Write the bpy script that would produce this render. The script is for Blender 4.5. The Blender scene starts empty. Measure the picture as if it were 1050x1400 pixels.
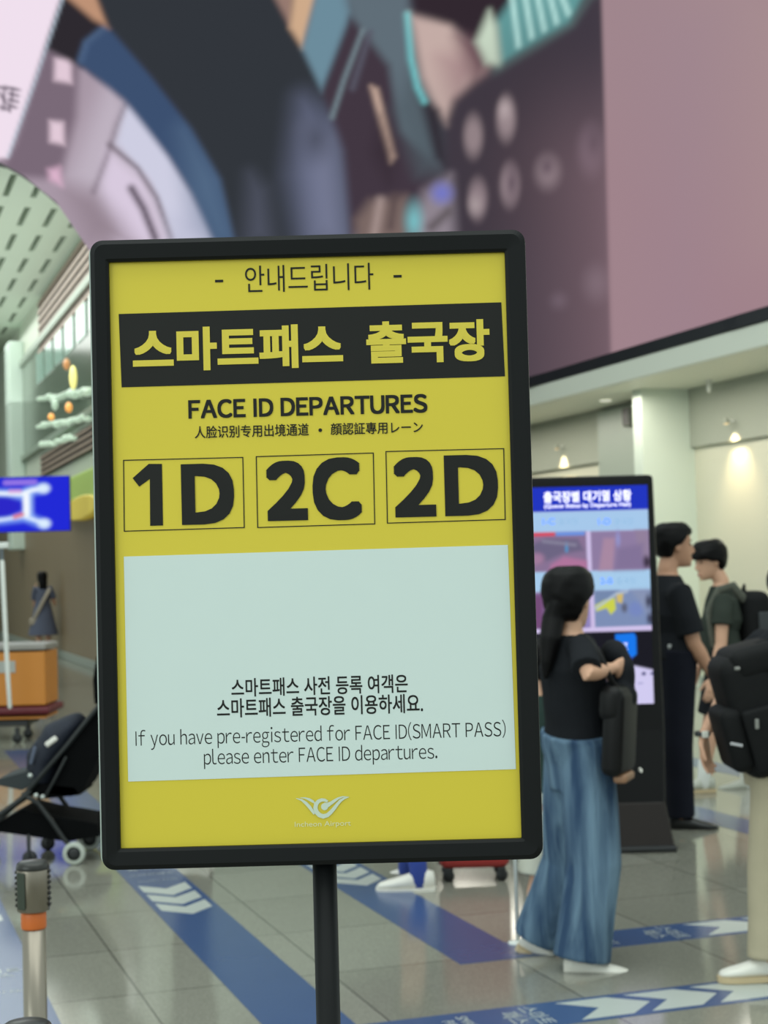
import bpy, bmesh, math, random
import numpy as np
from mathutils import Vector, Matrix, noise
random.seed(4)
C = bpy.context.scene.collection
# ---------------------------------------------------------------- camera, world, lights, exposure
FPX, EYE = 2200.0, 1.57                       # focal length in pixels of the 1050x1400 frame, eye height
PITCH, ROLL = math.atan(76/FPX), math.radians(1.5)
cw = Vector((0, math.cos(PITCH), math.sin(PITCH)))
u0 = Vector((0, -math.sin(PITCH), math.cos(PITCH)))
cr = Vector((1,0,0))*math.cos(ROLL) - u0*math.sin(ROLL)
cu = Vector((1,0,0))*math.sin(ROLL) + u0*math.cos(ROLL)
EYEP = Vector((0,0,EYE))
cam_d = bpy.data.cameras.new('camera'); cam = bpy.data.objects.new('camera', cam_d); C.objects.link(cam)
m = Matrix((cr, cu, -cw)).transposed().to_4x4(); m.translation = EYEP
cam.matrix_world = m
cam_d.sensor_fit = 'VERTICAL'; cam_d.sensor_height = 36; cam_d.lens = 36*FPX/1400
cam_d.clip_end = 300
cam_d.dof.use_dof = True; cam_d.dof.focus_distance = 1.70; cam_d.dof.aperture_fstop = 11.5
bpy.context.scene.camera = cam
vs = bpy.context.scene.view_settings
vs.view_transform = 'Standard'; vs.look = 'None'; vs.exposure = 0.0; vs.gamma = 1; vs.use_curve_mapping = False
world = bpy.data.worlds.new('world'); bpy.context.scene.world = world; world.use_nodes = True
bg = world.node_tree.nodes['Background']; bg.inputs[0].default_value = (.80, .93, .90, 1); bg.inputs[1].default_value = .98
A = -math.atan2(-740, 2200)                   # heading of the hall's walls and floor grid
def area(name, loc, rot, sx, sy, power, col):
    d = bpy.data.lights.new(name, 'AREA'); d.shape = 'RECTANGLE'; d.size = sx; d.size_y = sy; d.energy = power; d.color = col
    o = bpy.data.objects.new(name, d); C.objects.link(o); o.location = loc; o.rotation_euler = rot; return o
area('hall_ceiling_light', (0, 3, 11), (0,0,0), 14, 12, 900, (.93, 1, .97))
area('hall_side_fill', (-9, -7, 5), (math.radians(68),0,math.radians(-52)), 9, 6, 420, (.90, 1, .98))  # fill light added out of view, behind and left of the camera
area('concourse_down_fill', (-9, 31, 7.2), (0,0,math.radians(18.6)), 5, 16, 520, (.97, 1, .96))  # fill added under the concourse ceiling to brighten the left wall and floor
area('concourse_up_fill', (-7, 30, 5.6), (math.pi,0,A), 5, 16, 240, (.95, 1, .93))  # upward fill added to brighten the ceiling grid; no cove is built
area('soffit_fill', (3.1, 19.0, 3.62), (0,0,A), .5, 14, 190, (1, .94, .82))  # fill strip added under the soffit to brighten the right wall

# ---------------------------------------------------------------- helpers: pixels of the photograph to points of the place
def ray(x, y): return cw + cr*((x-525)/FPX) - cu*((y-700)/FPX)
def ground(x, y, z=0):
    d = ray(x, y); return EYEP + d*((z-EYE)/d.z)
def at(x, y, Y):
    d = ray(x, y); return EYEP + d*(Y/d.y)
D2 = Vector((math.cos(A), math.sin(A), 0)); D1 = Vector((-math.sin(A), math.cos(A), 0))
def onwall(x, y, u):                          # (v, z) where the view through a pixel meets the wall at offset u
    d = ray(x, y); t = u/d.dot(D2); p = EYEP + d*t; return p.dot(D1), p.z
def lin(c):
    return tuple(((v/255)/12.92 if v/255 <= .04045 else ((v/255+.055)/1.055)**2.4) for v in c)

# ---------------------------------------------------------------- materials
MATS = {}
def mat(name, col, rough=.5, metal=0, var=.06, scale=30, bump=0, spec=.5, emit=None, estr=1, stretch=None, coat=0):
    if name in MATS: return MATS[name]
    m = bpy.data.materials.new(name); m.use_nodes = True; nt = m.node_tree; n = nt.nodes; b = n['Principled BSDF']
    c = lin(col); tc = n.new('ShaderNodeTexCoord'); mp = n.new('ShaderNodeMapping'); nz = n.new('ShaderNodeTexNoise')
    nt.links.new(tc.outputs['Object'], mp.inputs[0]); nt.links.new(mp.outputs[0], nz.inputs[0])
    if stretch: mp.inputs['Scale'].default_value = stretch
    nz.inputs['Scale'].default_value = scale; nz.inputs['Detail'].default_value = 4
    mx = n.new('ShaderNodeMix'); mx.data_type = 'RGBA'
    mx.inputs[6].default_value = (*[v*(1-var) for v in c], 1); mx.inputs[7].default_value = (*[min(1, v*(1+var)) for v in c], 1)
    nt.links.new(nz.outputs['Fac'], mx.inputs[0]); nt.links.new(mx.outputs[2], b.inputs['Base Color'])
    b.inputs['Roughness'].default_value = rough; b.inputs['Metallic'].default_value = metal
    b.inputs['Specular IOR Level'].default_value = spec; b.inputs['Coat Weight'].default_value = coat
    if bump:
        bp = n.new('ShaderNodeBump'); bp.inputs['Strength'].default_value = bump; bp.inputs['Distance'].default_value = .02
        nt.links.new(nz.outputs['Fac'], bp.inputs['Height']); nt.links.new(bp.outputs[0], b.inputs['Normal'])
    if emit:
        b.inputs['Emission Color'].default_value = (*lin(emit), 1); b.inputs['Emission Strength'].default_value = estr
    MATS[name] = m; return m
def picture_mat(name, strength=1.0):           # a display: it gives off the colours stored on its mesh
    m = bpy.data.materials.new(name); m.use_nodes = True; nt = m.node_tree; n = nt.nodes; n.clear()
    a = n.new('ShaderNodeVertexColor'); a.layer_name = 'picture'; e = n.new('ShaderNodeEmission'); o = n.new('ShaderNodeOutputMaterial')
    e.inputs[1].default_value = strength; nt.links.new(a.outputs[0], e.inputs[0]); nt.links.new(e.outputs[0], o.inputs[0]); return m

# ---------------------------------------------------------------- mesh helpers
def link(name, me, material, parent=None, smooth=False):
    o = bpy.data.objects.new(name, me); C.objects.link(o)
    if material: me.materials.append(material)
    if parent: o.parent = parent
    if smooth: me.shade_smooth()
    return o
def obj(name, bm, material, parent=None, smooth=False):
    me = bpy.data.meshes.new(name); bmesh.ops.recalc_face_normals(bm, faces=bm.faces); bm.to_mesh(me); bm.free()
    return link(name, me, material, parent, smooth)
def tag(o, label, cat, group=None):
    o['label'] = label; o['category'] = cat
    if group: o['group'] = group
    return o
def thing(name, label, cat, loc=(0,0,0), rotz=0, group=None):
    o = bpy.data.objects.new(name, None); C.objects.link(o); o.location = loc; o.rotation_euler = (0,0,rotz); o.empty_display_size = .1
    return tag(o, label, cat, group)
def box(bm, lo, hi, bev=0, seg=2, mtx=None):
    g = bmesh.ops.create_cube(bm, size=1); vs = g['verts']
    for v in vs: v.co = Vector([lo[i] + (v.co[i]+.5)*(hi[i]-lo[i]) for i in range(3)])
    if bev:
        es = list({e for v in vs for e in v.link_edges})
        r = bmesh.ops.bevel(bm, geom=es, offset=bev, segments=seg, affect='EDGES', profile=.5)
        vs = list({v for f in r['faces'] for v in f.verts} | {v for v in vs if v.is_valid})
    if mtx: bmesh.ops.transform(bm, matrix=mtx, verts=vs)
    return bm
def BM(): return bmesh.new()
def rings(bm, rs, closed=True):
    vr = [[bm.verts.new(p) for p in r] for r in rs]; n = len(vr[0])
    for a, b in zip(vr, vr[1:]):
        for i in range(n): bm.faces.new((a[i], a[(i+1) % n], b[(i+1) % n], b[i]))
    if closed: bm.faces.new(vr[0][::-1]); bm.faces.new(vr[-1])
def tube(bm, pts, rad, ref=None, n=14, caps=True):
    pts = [Vector(p) for p in pts]; rad = [r if isinstance(r, tuple) else (r, r) for r in rad]
    out = []; prev = None
    for i, p in enumerate(pts):
        t = (pts[min(i+1, len(pts)-1)] - pts[max(i-1, 0)]).normalized()
        if ref is not None: b = Vector(ref)
        elif prev is not None: b = prev
        else: b = Vector((0,1,0)) if abs(t.y) < .9 else Vector((1,0,0))
        b = (b - t*b.dot(t)).normalized(); a = b.cross(t); prev = b
        def ring(c, k): return [c + a*(rad[i][0]*k*math.cos(q)) + b*(rad[i][1]*k*math.sin(q)) for q in (2*math.pi*j/n for j in range(n))]
        h = min(rad[i])
        if i == 0 and caps: out += [ring(p - t*h*.9, .3), ring(p - t*h*.65, .72)]
        out.append(ring(p, 1))
        if i == len(pts)-1 and caps: out += [ring(p + t*h*.65, .72), ring(p + t*h*.9, .3)]
    rings(bm, out); return bm
def lathe(bm, prof, n=24, loc=(0,0,0), axis='Z', ring_=False):
    if ring_: prof = list(prof) + [prof[0]]
    rs = []
    for r, z in prof:
        ring = []
        for j in range(n):
            q = 2*math.pi*j/n; x, y = r*math.cos(q), r*math.sin(q)
            ring.append(Vector((x, y, z)) if axis == 'Z' else Vector((x, z, y)) if axis == 'Y' else Vector((z, x, y)))
        rs.append([p + Vector(loc) for p in ring])
    rings(bm, rs, not ring_); return bm
def ell(bm, c, r, rot=None, sub=3):
    g = bmesh.ops.create_icosphere(bm, subdivisions=sub, radius=1)
    mt = Matrix.Translation(c) @ (rot.to_4x4() if rot else Matrix()) @ Matrix.Diagonal((*r, 1))
    bmesh.ops.transform(bm, matrix=mt, verts=g['verts']); return bm
def prism(bm, pts, thick):                     # pts: closed outline of 3D points, thick: vector
    a = [bm.verts.new(p) for p in pts]; f = bm.faces.new(a)
    r = bmesh.ops.extrude_face_region(bm, geom=[f]); vs = [e for e in r['geom'] if isinstance(e, bmesh.types.BMVert)]
    bmesh.ops.translate(bm, vec=thick, verts=vs); return bm
def remesh(name, bm, voxel, material, parent=None, it=4):
    o = obj(name, bm, material, parent)
    md = o.modifiers.new('r', 'REMESH'); md.mode = 'VOXEL'; md.voxel_size = voxel
    sm = o.modifiers.new('s', 'SMOOTH'); sm.iterations = it; sm.factor = .5
    dg = bpy.context.evaluated_depsgraph_get(); me = bpy.data.meshes.new_from_object(o.evaluated_get(dg))
    o.modifiers.clear(); old = o.data; o.data = me; bpy.data.meshes.remove(old); me.shade_smooth(); me.name = name
    return o
def font_mesh(s, bold=0.0, align='CENTER', spacing=1.0):
    cu_ = bpy.data.curves.new('t', 'FONT'); cu_.body = s; cu_.align_x = align; cu_.offset = bold; cu_.space_character = spacing; cu_.resolution_u = 5
    o = bpy.data.objects.new('t', cu_); C.objects.link(o)
    dg = bpy.context.evaluated_depsgraph_get(); me = bpy.data.meshes.new_from_object(o.evaluated_get(dg))
    bpy.data.objects.remove(o); bpy.data.curves.remove(cu_); return me
def text_mesh(s, bold=0.0, spacing=1.0, sans=False):
    if sans:                                   # letters set one by one in the plain sans of the East Asian face
        vs, fs, x = [], [], 0.0
        for ch in s:
            if ch == ' ': x += .28; continue
            if ch in 'I-':                     # plain bars
                x += .095 if ch == 'I' else .05; w_, lo_, hi_ = ((.092 if bold >= 0 else .075), 0, .733) if ch == 'I' else (.26, .245, .312); b = len(vs)
                vs += [[x, lo_, 0], [x+w_, lo_, 0], [x+w_, hi_, 0], [x, hi_, 0]]; fs.append([b, b+1, b+2, b+3]); x += w_ + (.09 if ch == 'I' else .04); continue
            me = font_mesh(chr(ord(ch)+0xFEE0), min(bold, 0)); c = np.empty(len(me.vertices)*3); me.vertices.foreach_get('co', c); c = c.reshape(-1, 3)
            gap = .075 if ch in 'hnmbpIDEPRFLki1' else .045; x += gap*.9; lo = c[:,0].min(); c[:,0] += x-lo; b = len(vs); vs += c.tolist(); fs += [[b+i for i in p.vertices] for p in me.polygons]
            x = c[:,0].max() + (.07 if ch in 'hnmuidIHMN' else .04); bpy.data.meshes.remove(me)
        me = bpy.data.meshes.new('t'); me.from_pydata(vs, [], fs)
    else: me = font_mesh(s, min(bold, 0), spacing=spacing)
    if bold > 0:                               # heavier strokes: the outline spread sideways and up
        c = np.empty(len(me.vertices)*3); me.vertices.foreach_get('co', c); c = c.reshape(-1, 3); fs = [list(p.vertices) for p in me.polygons]; n = len(c)
        V, F = [], []
        steps = (-1,-.5,0,.5,1) if bold > .04 else (-1,0,1)
        for i, (dx, dy) in enumerate([(a, b) for a in steps for b in steps if max(abs(a), abs(b)) == 1 or (a, b) == (0, 0)]):
            V += (c + np.array([dx*bold, dy*bold, i])).tolist(); F += [[a+i*n for a in f] for f in fs]
        bpy.data.meshes.remove(me); me = bpy.data.meshes.new('t'); me.from_pydata(V, [], F)
    return me
def lettering(name, s, material, parent, org, right, up, w, h=None, bold=0.0, spacing=1.0, sans=False):
    """a line of writing fitted to a w x h rectangle centred at org, lying in the plane of right and up"""
    me = text_mesh(s, bold, spacing, sans); co = np.empty(len(me.vertices)*3); me.vertices.foreach_get('co', co); co = co.reshape(-1, 3)
    lo, hi = co.min(0), co.max(0); k = w/(hi[0]-lo[0]); kz = k if h is None else h/(hi[1]-lo[1])
    c = (lo+hi)/2; R, U, O = map(lambda v: np.array(v, float), (right, up, org))
    co = O + np.outer((co[:,0]-c[0])*k, R) + np.outer((co[:,1]-c[1])*kz, U) + np.outer(co[:,2]*3e-5, np.cross(R, U))
    me.vertices.foreach_set('co', co.ravel()); me.update(); me.name = name
    return link(name, me, material, parent)

# ---------------------------------------------------------------- painting the pictures shown on displays
def sdist(P, poly):
    poly = np.array(poly, float); d = np.full(len(P), 1e9); ins = np.zeros(len(P), bool)
    for i in range(len(poly)):
        a, b = poly[i], poly[(i+1) % len(poly)]; e = b-a; w = P-a
        t = np.clip((w@e)/max(e@e, 1e-9), 0, 1); d = np.minimum(d, np.hypot(*(w - t[:,None]*e).T))
        cnd = (a[1] > P[:,1]) != (b[1] > P[:,1]); xi = a[0] + (P[:,1]-a[1])*e[0]/(e[1] if abs(e[1]) > 1e-9 else 1e-9)
        ins ^= cnd & (P[:,0] < xi)
    return np.where(ins, d, -d)
def paint(P, base, layers, soft=1.0):
    col = np.tile(np.array(lin(base)), (len(P), 1))
    for L in layers:
        kind, geo, c, f = L[:4]; op = L[4] if len(L) > 4 else 1
        if kind == 'p': s = sdist(P, geo)
        elif kind == 'l':
            s = np.full(len(P), -1e9)
            for a, b in zip(geo[:-2], geo[1:-1]):
                a = np.array(a, float); e = np.array(b, float)-a; w = P-a; t = np.clip((w@e)/(e@e), 0, 1)
                s = np.maximum(s, geo[-1] - np.hypot(*(w - t[:,None]*e).T))
        else: cx, cy, rx, ry = geo; s = (1 - np.hypot((P[:,0]-cx)/rx, (P[:,1]-cy)/ry))*min(rx, ry)
        f = f*soft; k = np.clip(s/(2*f)+.5, 0, 1); k = (k*k*(3-2*k)*op)[:,None]; col = col*(1-k) + np.array(lin(c))*k
    return col
def grid_mesh(name, nx, ny, fn, col, material, parent):
    """nx x ny grid of quads; fn(i/nx, j/ny) gives points, col an (N,3) array in the same order"""
    vs = [fn(i/nx, j/ny) for j in range(ny+1) for i in range(nx+1)]
    fs = [(j*(nx+1)+i, j*(nx+1)+i+1, (j+1)*(nx+1)+i+1, (j+1)*(nx+1)+i) for j in range(ny) for i in range(nx)]
    me = bpy.data.meshes.new(name); me.from_pydata(vs, [], fs)
    a = me.color_attributes.new('picture', 'FLOAT_COLOR', 'POINT'); c4 = np.ones((len(vs), 4)); c4[:,:3] = col
    a.data.foreach_set('color', c4.ravel()); return link(name, me, material, parent, True)

# ================================================================ THE SETTING
def struct(name, bm, material, uv=True, smooth=False):
    o = obj(name, bm, material, None, smooth); o['kind'] = 'structure'
    if uv: o.rotation_euler = (0,0,A)
    return o
def floor_material():
    m = bpy.data.materials.new('polished_granite'); m.use_nodes = True; nt = m.node_tree; n = nt.nodes; L = nt.links.new; b = n['Principled BSDF']
    tc = n.new('ShaderNodeTexCoord'); mp = n.new('ShaderNodeMapping'); mp.inputs['Location'].default_value = (-1.03/.74, -.2, 0); mp.inputs['Scale'].default_value = (1/.74, 1/.74, 1)
    L(tc.outputs['Object'], mp.inputs[0])
    br = n.new('ShaderNodeTexBrick'); br.offset = 0; br.inputs['Scale'].default_value = 1; br.inputs['Mortar Size'].default_value = .006; br.inputs['Mortar Smooth'].default_value = .2
    br.inputs['Brick Width'].default_value = 1; br.inputs['Row Height'].default_value = 1
    br.inputs['Color1'].default_value = (*lin((136,135,124)), 1); br.inputs['Color2'].default_value = (*lin((122,121,111)), 1); br.inputs['Mortar'].default_value = (*lin((84,82,76)), 1)
    L(mp.outputs[0], br.inputs[0])
    nz = n.new('ShaderNodeTexNoise'); nz.inputs['Scale'].default_value = 220; nz.inputs['Detail'].default_value = 3; L(tc.outputs['Object'], nz.inputs[0])
    vo = n.new('ShaderNodeTexVoronoi'); vo.inputs['Scale'].default_value = 160; L(tc.outputs['Object'], vo.inputs[0])
    ad = n.new('ShaderNodeMath'); ad.operation = 'ADD'; L(nz.outputs['Fac'], ad.inputs[0]); L(vo.outputs['Distance'], ad.inputs[1])
    rp = n.new('ShaderNodeMapRange'); rp.inputs[1].default_value = .3; rp.inputs[2].default_value = 1.4; rp.inputs[3].default_value = .62; rp.inputs[4].default_value = 1.3; L(ad.outputs[0], rp.inputs[0])
    mx = n.new('ShaderNodeMix'); mx.data_type = 'RGBA'; mx.blend_type = 'MULTIPLY'; mx.inputs[0].default_value = 1; L(br.outputs[0], mx.inputs[6]); L(rp.outputs[0], mx.inputs[7])
    L(mx.outputs[2], b.inputs['Base Color']); b.inputs['Roughness'].default_value = .10; b.inputs['Specular IOR Level'].default_value = .55
    return m
struct('floor', box(BM(), (-40,-10,-.2), (25,75,0)), floor_material())

CREAM = mat('cream_wall_paint', (205,204,184), .6, var=.02, scale=2)
PALE = mat('pale_wall_panel', (196,205,188), .5, var=.03, scale=1.5)
WOODWALL = mat('tan_wood_veneer_wall', (130,112,86), .45, var=.12, scale=3, stretch=(1,1,.15))
WHITE = mat('white_painted_metal', (225,228,222), .4, var=.02)
BLACK = mat('black_plastic', (26,28,30), .42, var=.1)
GREYP = mat('grey_green_wall_glass', (158,163,150), .75, var=.04, scale=1)
# --- left wall: plane u = 4 running away from v = 22
UL = 4.0
struct('wall_left', box(BM(), (UL, 22, 2.2), (UL+.4, 62, 7.6)), PALE)
zt = 3.05
struct('wall_left_cladding', box(BM(), (UL-.06, 21.97, .14), (UL+.4, 62, zt), .01), WOODWALL)
struct('baseboard_left', box(BM(), (UL-.09, 21.95, 0), (UL+.4, 62, .14), .01), mat('grey_steel_skirting', (150,158,150), .35, var=.04))
def slat_panel(name, v0, v1, z0, z1, n):
    bm = BM(); h = (z1-z0)/n
    struct(name+'_backing', box(BM(), (UL-.05, v0, z0), (UL-.01, v1, z1)), mat('dark_louvre_backing', (48,42,38), .7))
    for i in range(n): box(bm, (UL-.075, v0, z0+i*h+h*.2), (UL-.045, v1, z0+i*h+h*.66))
    return struct(name, bm, mat('brown_louvre_slats', (160,140,126), .5, var=.03, scale=3))
va, za = onwall(57, 476, UL); vb, zb = onwall(118, 431, UL)
slat_panel('trim_1', 23.5, va, (za+zb)/2, 7.35, 7)
vc, zc = onwall(60, 652, UL); vd, zd = onwall(62, 618, UL)
slat_panel('trim_2', 23.5, vc, zc, zd-.05, 4)
# window with a lit shop behind it
vw0, zw1 = onwall(30, 500, UL); vw1, zw0 = onwall(31, 626, UL)
zlo, zhi = zw0, zw1-.1
win = thing('window_1', 'wide shop window high on the pale left wall', 'window'); del win['category']; del win['label']; win['kind'] = 'structure'; win.rotation_euler = (0,0,A)
bm = BM()
for a, b in (((UL-.12, 23.6, zhi), (UL-.02, vw0, zhi+.14)), ((UL-.12, 23.6, zlo-.12), (UL-.02, vw0, zlo)), ((UL-.12, vw0-.35, zlo), (UL-.02, vw0, zhi))): box(bm, a, b, .01)
obj('window_frame', bm, mat('pale_green_window_frame', (150,165,150), .4), win)
obj('shop_back', box(BM(), (UL-.045, 23.7, zlo), (UL-.02, vw0-.35, zhi)), mat('dim_shop_interior', (108,122,108), .2, var=.35, scale=1.3, spec=.8), win)
for i, (x0, y0, x1, y1) in enumerate(((42,470,118,430),)):
    bm = BM()
    for k in range(7):
        v0 = 24.2+k*1.55; box(bm, (UL-.07, v0, zhi-.75), (UL-.05, v0+1.1, zhi-.12))
    obj('upper_pane', bm, mat('glowing_mint_glass', (150,180,168), .15, emit=(120,150,138), estr=.1), win)  # panes glow faintly, standing in for shop light behind the glass
SHOPL = mat('mint_shop_lamp', (170,190,172), .3, emit=(190,215,190), estr=.6)
SHOPO = mat('amber_shop_lamp', (250,190,110), .3, emit=(240,160,80), estr=.8)
SHOPY = mat('yellow_shop_lamp', (250,240,150), .3, emit=(245,235,140), estr=.95)
def wallpt(x, y, off=.1):
    v, z = onwall(x, y, UL-off); return Vector((UL-off, v, z))
shop = [(55,547,121,535,12,SHOPL,'upper'), (54,582,120,572,12,SHOPL,'middle'), (58,610,100,598,9,SHOPL,'lower')]
for x0, y0, x1, y1, n, mt, which in shop:
    bm = BM()
    for i in range(n):
        k = i/(n-1); ell(bm, wallpt(x0+(x1-x0)*k, y0+(y1-y0)*k + random.uniform(-3, 2)), (.08, .26, .035+random.random()*.05), sub=2)
    o = obj('shop_light_strip', bm, mt, None, True); o.rotation_euler = (0,0,A)
    tag(o, which + ' row of small pale lights glowing in the high shop window', 'light strip')
for x, y, r, mt, lab in ((100,516,.12,SHOPY,'tall yellow lamp near the right end of the high shop window'), (101,539,.06,SHOPL,'round white lamp just under the tall yellow lamp in the high shop window'),
        (75,553,.11,SHOPL,'round white lamp left of centre in the high shop window'), (70,570,.07,SHOPO,'left orange lamp glowing in the high shop window'),
        (94,557,.09,SHOPO,'right wider orange lamp glowing in the high shop window'), (91,498,.10,mat('dull_amber_lamp',(200,150,100),.3,emit=(190,130,80),estr=.7),'dim amber lamp uppermost in the high shop window')):
    o = obj('shop_lamp', ell(BM(), wallpt(x, y, .40), (.06, r*1.3, r*(1.7 if mt is SHOPY else 1)), sub=2), mt, None, True); o.rotation_euler = (0,0,A); tag(o, lab, 'lamp')
# pale pilaster
v, z = onwall(14, 600, UL-.3)
struct('trim_3', box(BM(), (UL-.35, v-.45, 2.2), (UL, v+.5, 7.0), .03), mat('pale_mint_pilaster', (205,222,210), .4, var=.02))
# --- coffered ceiling over the concourse behind the video wall
CEILZ = 7.45
def coffers():
    bm = BM(); vd = BM(); p, wr = 1.25, .42
    edge = lambda u: (22.2 - .3189*u)/.9478            # the ceiling starts just behind the video wall
    prism(vd, [Vector(q) for q in ((-14, edge(-14), CEILZ+.55), (UL, edge(UL), CEILZ+.55), (UL, 62, CEILZ+.55), (-14, 62, CEILZ+.55))], Vector((0,0,.12)))
    for i in range(42):
        a = UL-.25-i*.42; prism(bm, [Vector(q) for q in ((a, edge(a), CEILZ), (a+.32, edge(a+.32), CEILZ), (a+.32, 62, CEILZ), (a, 62, CEILZ))], Vector((0,0,.5)))
    for j in range(20):
        v = 21+j*2.1; u0c = max(-14, (22.2-.9478*v)/.3189)
        if u0c < UL: box(bm, (u0c, v, CEILZ+.004), (UL, v+.7, CEILZ+.5))
    struct('ceiling_slot_shade', vd, mat('painted_slot_shade', (40,46,42), .8))  # dark board above the slots paints in the shade of the open void
    return bm
struct('ceiling', coffers(), mat('pale_green_ceiling_grid', (192,206,190), .6, var=.03, scale=1))
# --- right wall under the video wall
UF, UR, ZS = 8.79, 10.05, 3.69
struct('wall_right', box(BM(), (UR, 8, 0), (UR+.4, 62, ZS)), CREAM)
struct('wall_back', box(BM(), (UL-16, 62, 0), (UR+2, 62.4, 14)), PALE)
struct('wall_upper', box(BM(), (UR-.35, 8, ZS+.26), (UR, 62, 14)), PALE)
struct('trim_4', box(BM(), (UF, 8, ZS), (UR+.4, 62, ZS+.25), .02), mat('cream_fascia', (228,232,218), .5, var=.02, scale=1))
struct('trim_5', box(BM(), (UR-.06, 8, 2.96), (UR, 62, ZS-.003)), GREYP)
struct('trim_6', box(BM(), (9.33, 17.7, 0), (UR, 17.93, ZS)), mat('pale_pier', (205,216,203), .5, var=.02, scale=1))
v0, _ = onwall(868, 600, UR-.15); v1, _ = onwall(817, 600, UR-.15)
struct('trim_7', box(BM(), (UR-.15, v0, 0), (UR, v1, ZS-.05), .01), mat('grey_wall_panel', (150,160,150), .4, var=.03))
struct('baseboard_right', box(BM(), (UR-.03, 8, 0), (UR, 62, .12)), mat('grey_steel_skirting', (150,158,150)))
def spot(u, v, z, power, label):
    t = thing('wall_downlight', label, 'light', D2*u + D1*v + Vector((0,0,z)), A, 'downlights washing the right wall')
    obj('housing', lathe(BM(), [(.030,0),(.034,.01),(.034,.06),(.025,.065)]), GREYP, t, True)
    obj('lens', lathe(BM(), [(.001,-.004),(.03,-.004),(.03,.0),(.001,.0)]), mat('warm_lens', (255,220,160), .3, emit=(255,215,150), estr=1), t)
    obj('bracket', box(BM(), (.03,-.012,.02), (.12,.012,.05)), WHITE, t)
    d = bpy.data.lights.new('downlight_bulb', 'SPOT'); d.energy = power; d.color = (1,.78,.47); d.spot_size = math.radians(88); d.spot_blend = 1.0; d.shadow_soft_size = .03
    o = bpy.data.objects.new('downlight_bulb', d); C.objects.link(o); o.parent = t; o.location = (0,0,-.02); o.rotation_euler = (0, math.radians(-8), 0)
v, _ = onwall(1011, 600, UR); z = onwall(1000, 578, UR-.17)[1]; spot(UR-.17, v, z, 62, 'small downlight on the cream wall right of the pale pier')
v, _ = onwall(776, 630, UR); z = onwall(770, 612, UR-.17)[1]; spot(UR-.17, v, z, 62, 'small downlight on the cream wall above the queue kiosk')
p = onwall(969, 523, UR-.3)
t = thing('soffit_sensor', 'small white sensor hanging from the soffit right of the pale pier', 'sensor', D2*(UR-.3)+D1*p[0]+Vector((0,0,ZS)))
obj('mount', lathe(BM(), [(.05,-.02),(.05,0)]), WHITE, t); obj('sensor_body', lathe(BM(), [(.001,-.15),(.02,-.14),(.03,-.10),(.022,-.02)]), WHITE, t, True)
p = onwall(828, 548, 9.5)
t = tag(obj('soffit_light', lathe(BM(), [(.001,-.02),(.07,-.02),(.08,0),(.001,.0)]), mat('soffit_light_disc', (240,240,225), .4, emit=(230,230,210), estr=.6)), 'small round recessed light in the soffit above the kiosk', 'light')
t.location = D2*9.5+D1*p[0]+Vector((0,0,ZS))
t = thing('wall_speaker', 'small dark grey speaker box in the corner left of the pale pier', 'speaker', D2*(UR-.17)+D1*(v0-.02)+Vector((0,0,ZS-.35)), A)
obj('speaker_case', box(BM(), (-.12,-.1,0), (.02,.1,.26), .02), mat('dark_grey_case', (95,98,92), .5), t); obj('speaker_grille', box(BM(), (-.125,-.08,.03), (-.118,.08,.23)), BLACK, t)

# ================================================================ VIDEO WALL
def project(P):
    k = P - np.array(EYEP); d = k @ np.array(cw); return np.stack([525 + FPX*(k @ np.array(cr))/d, 700 - FPX*(k @ np.array(cu))/d], 1)
plan = [(1090, 17.5*1165/1305), *[(x, 17.5*1165/(x+215)) for x in (1020,950,900,850,800,760,720,690)], (600,22.9), (450,22.5), (300,21.8), (150,20.9), (0,20.0), (-45,19.7)]
pxs = [p[0] for p in plan][::-1]; ys = [p[1] for p in plan][::-1]
def ycurve(x):                                 # smooth plan curve of the wall
    k = 0.0; s = 0.0
    for dx in range(-60, 61, 12): w_ = 1; s += w_*np.interp(min(max(x+dx, -45), 1090), pxs, ys); k += w_
    return s/k if 0 < x < 1000 else float(np.interp(x, pxs, ys))
def zbottom(x):
    zs = [(-45, 6.80), (0, 6.78), (10, 6.78), (40, 6.66), (85, 6.37), (130, 5.78), (300, 4.6), (560, 4.07), (1090, 4.07)]
    return float(np.interp(x, [a for a, _ in zs], [b for _, b in zs]))
NX, NY, ZTOP = 300, 190, 10.6
def vw_pt(s, t, off=0.0, zlo_=None):
    x = -45 + s*1135; Y = ycurve(x); X = (x-525)/FPX*Y; zb_ = zbottom(x) if zlo_ is None else zlo_
    return (X, Y+off, zb_ + t*(ZTOP-zb_))
vwall = thing('video_wall', 'huge curved video wall showing car interior pictures above the hall', 'video wall', (0,0,0))
pts = np.array([vw_pt(i/NX, j/NY) for j in range(NY+1) for i in range(NX+1)]); P = project(pts)
z1 = lambda l: [(x/2, y/2) for x, y in l]                       # from the two studies of the picture
z2 = lambda l: [(425+x/1.68, y/1.68) for x, y in l]
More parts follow.
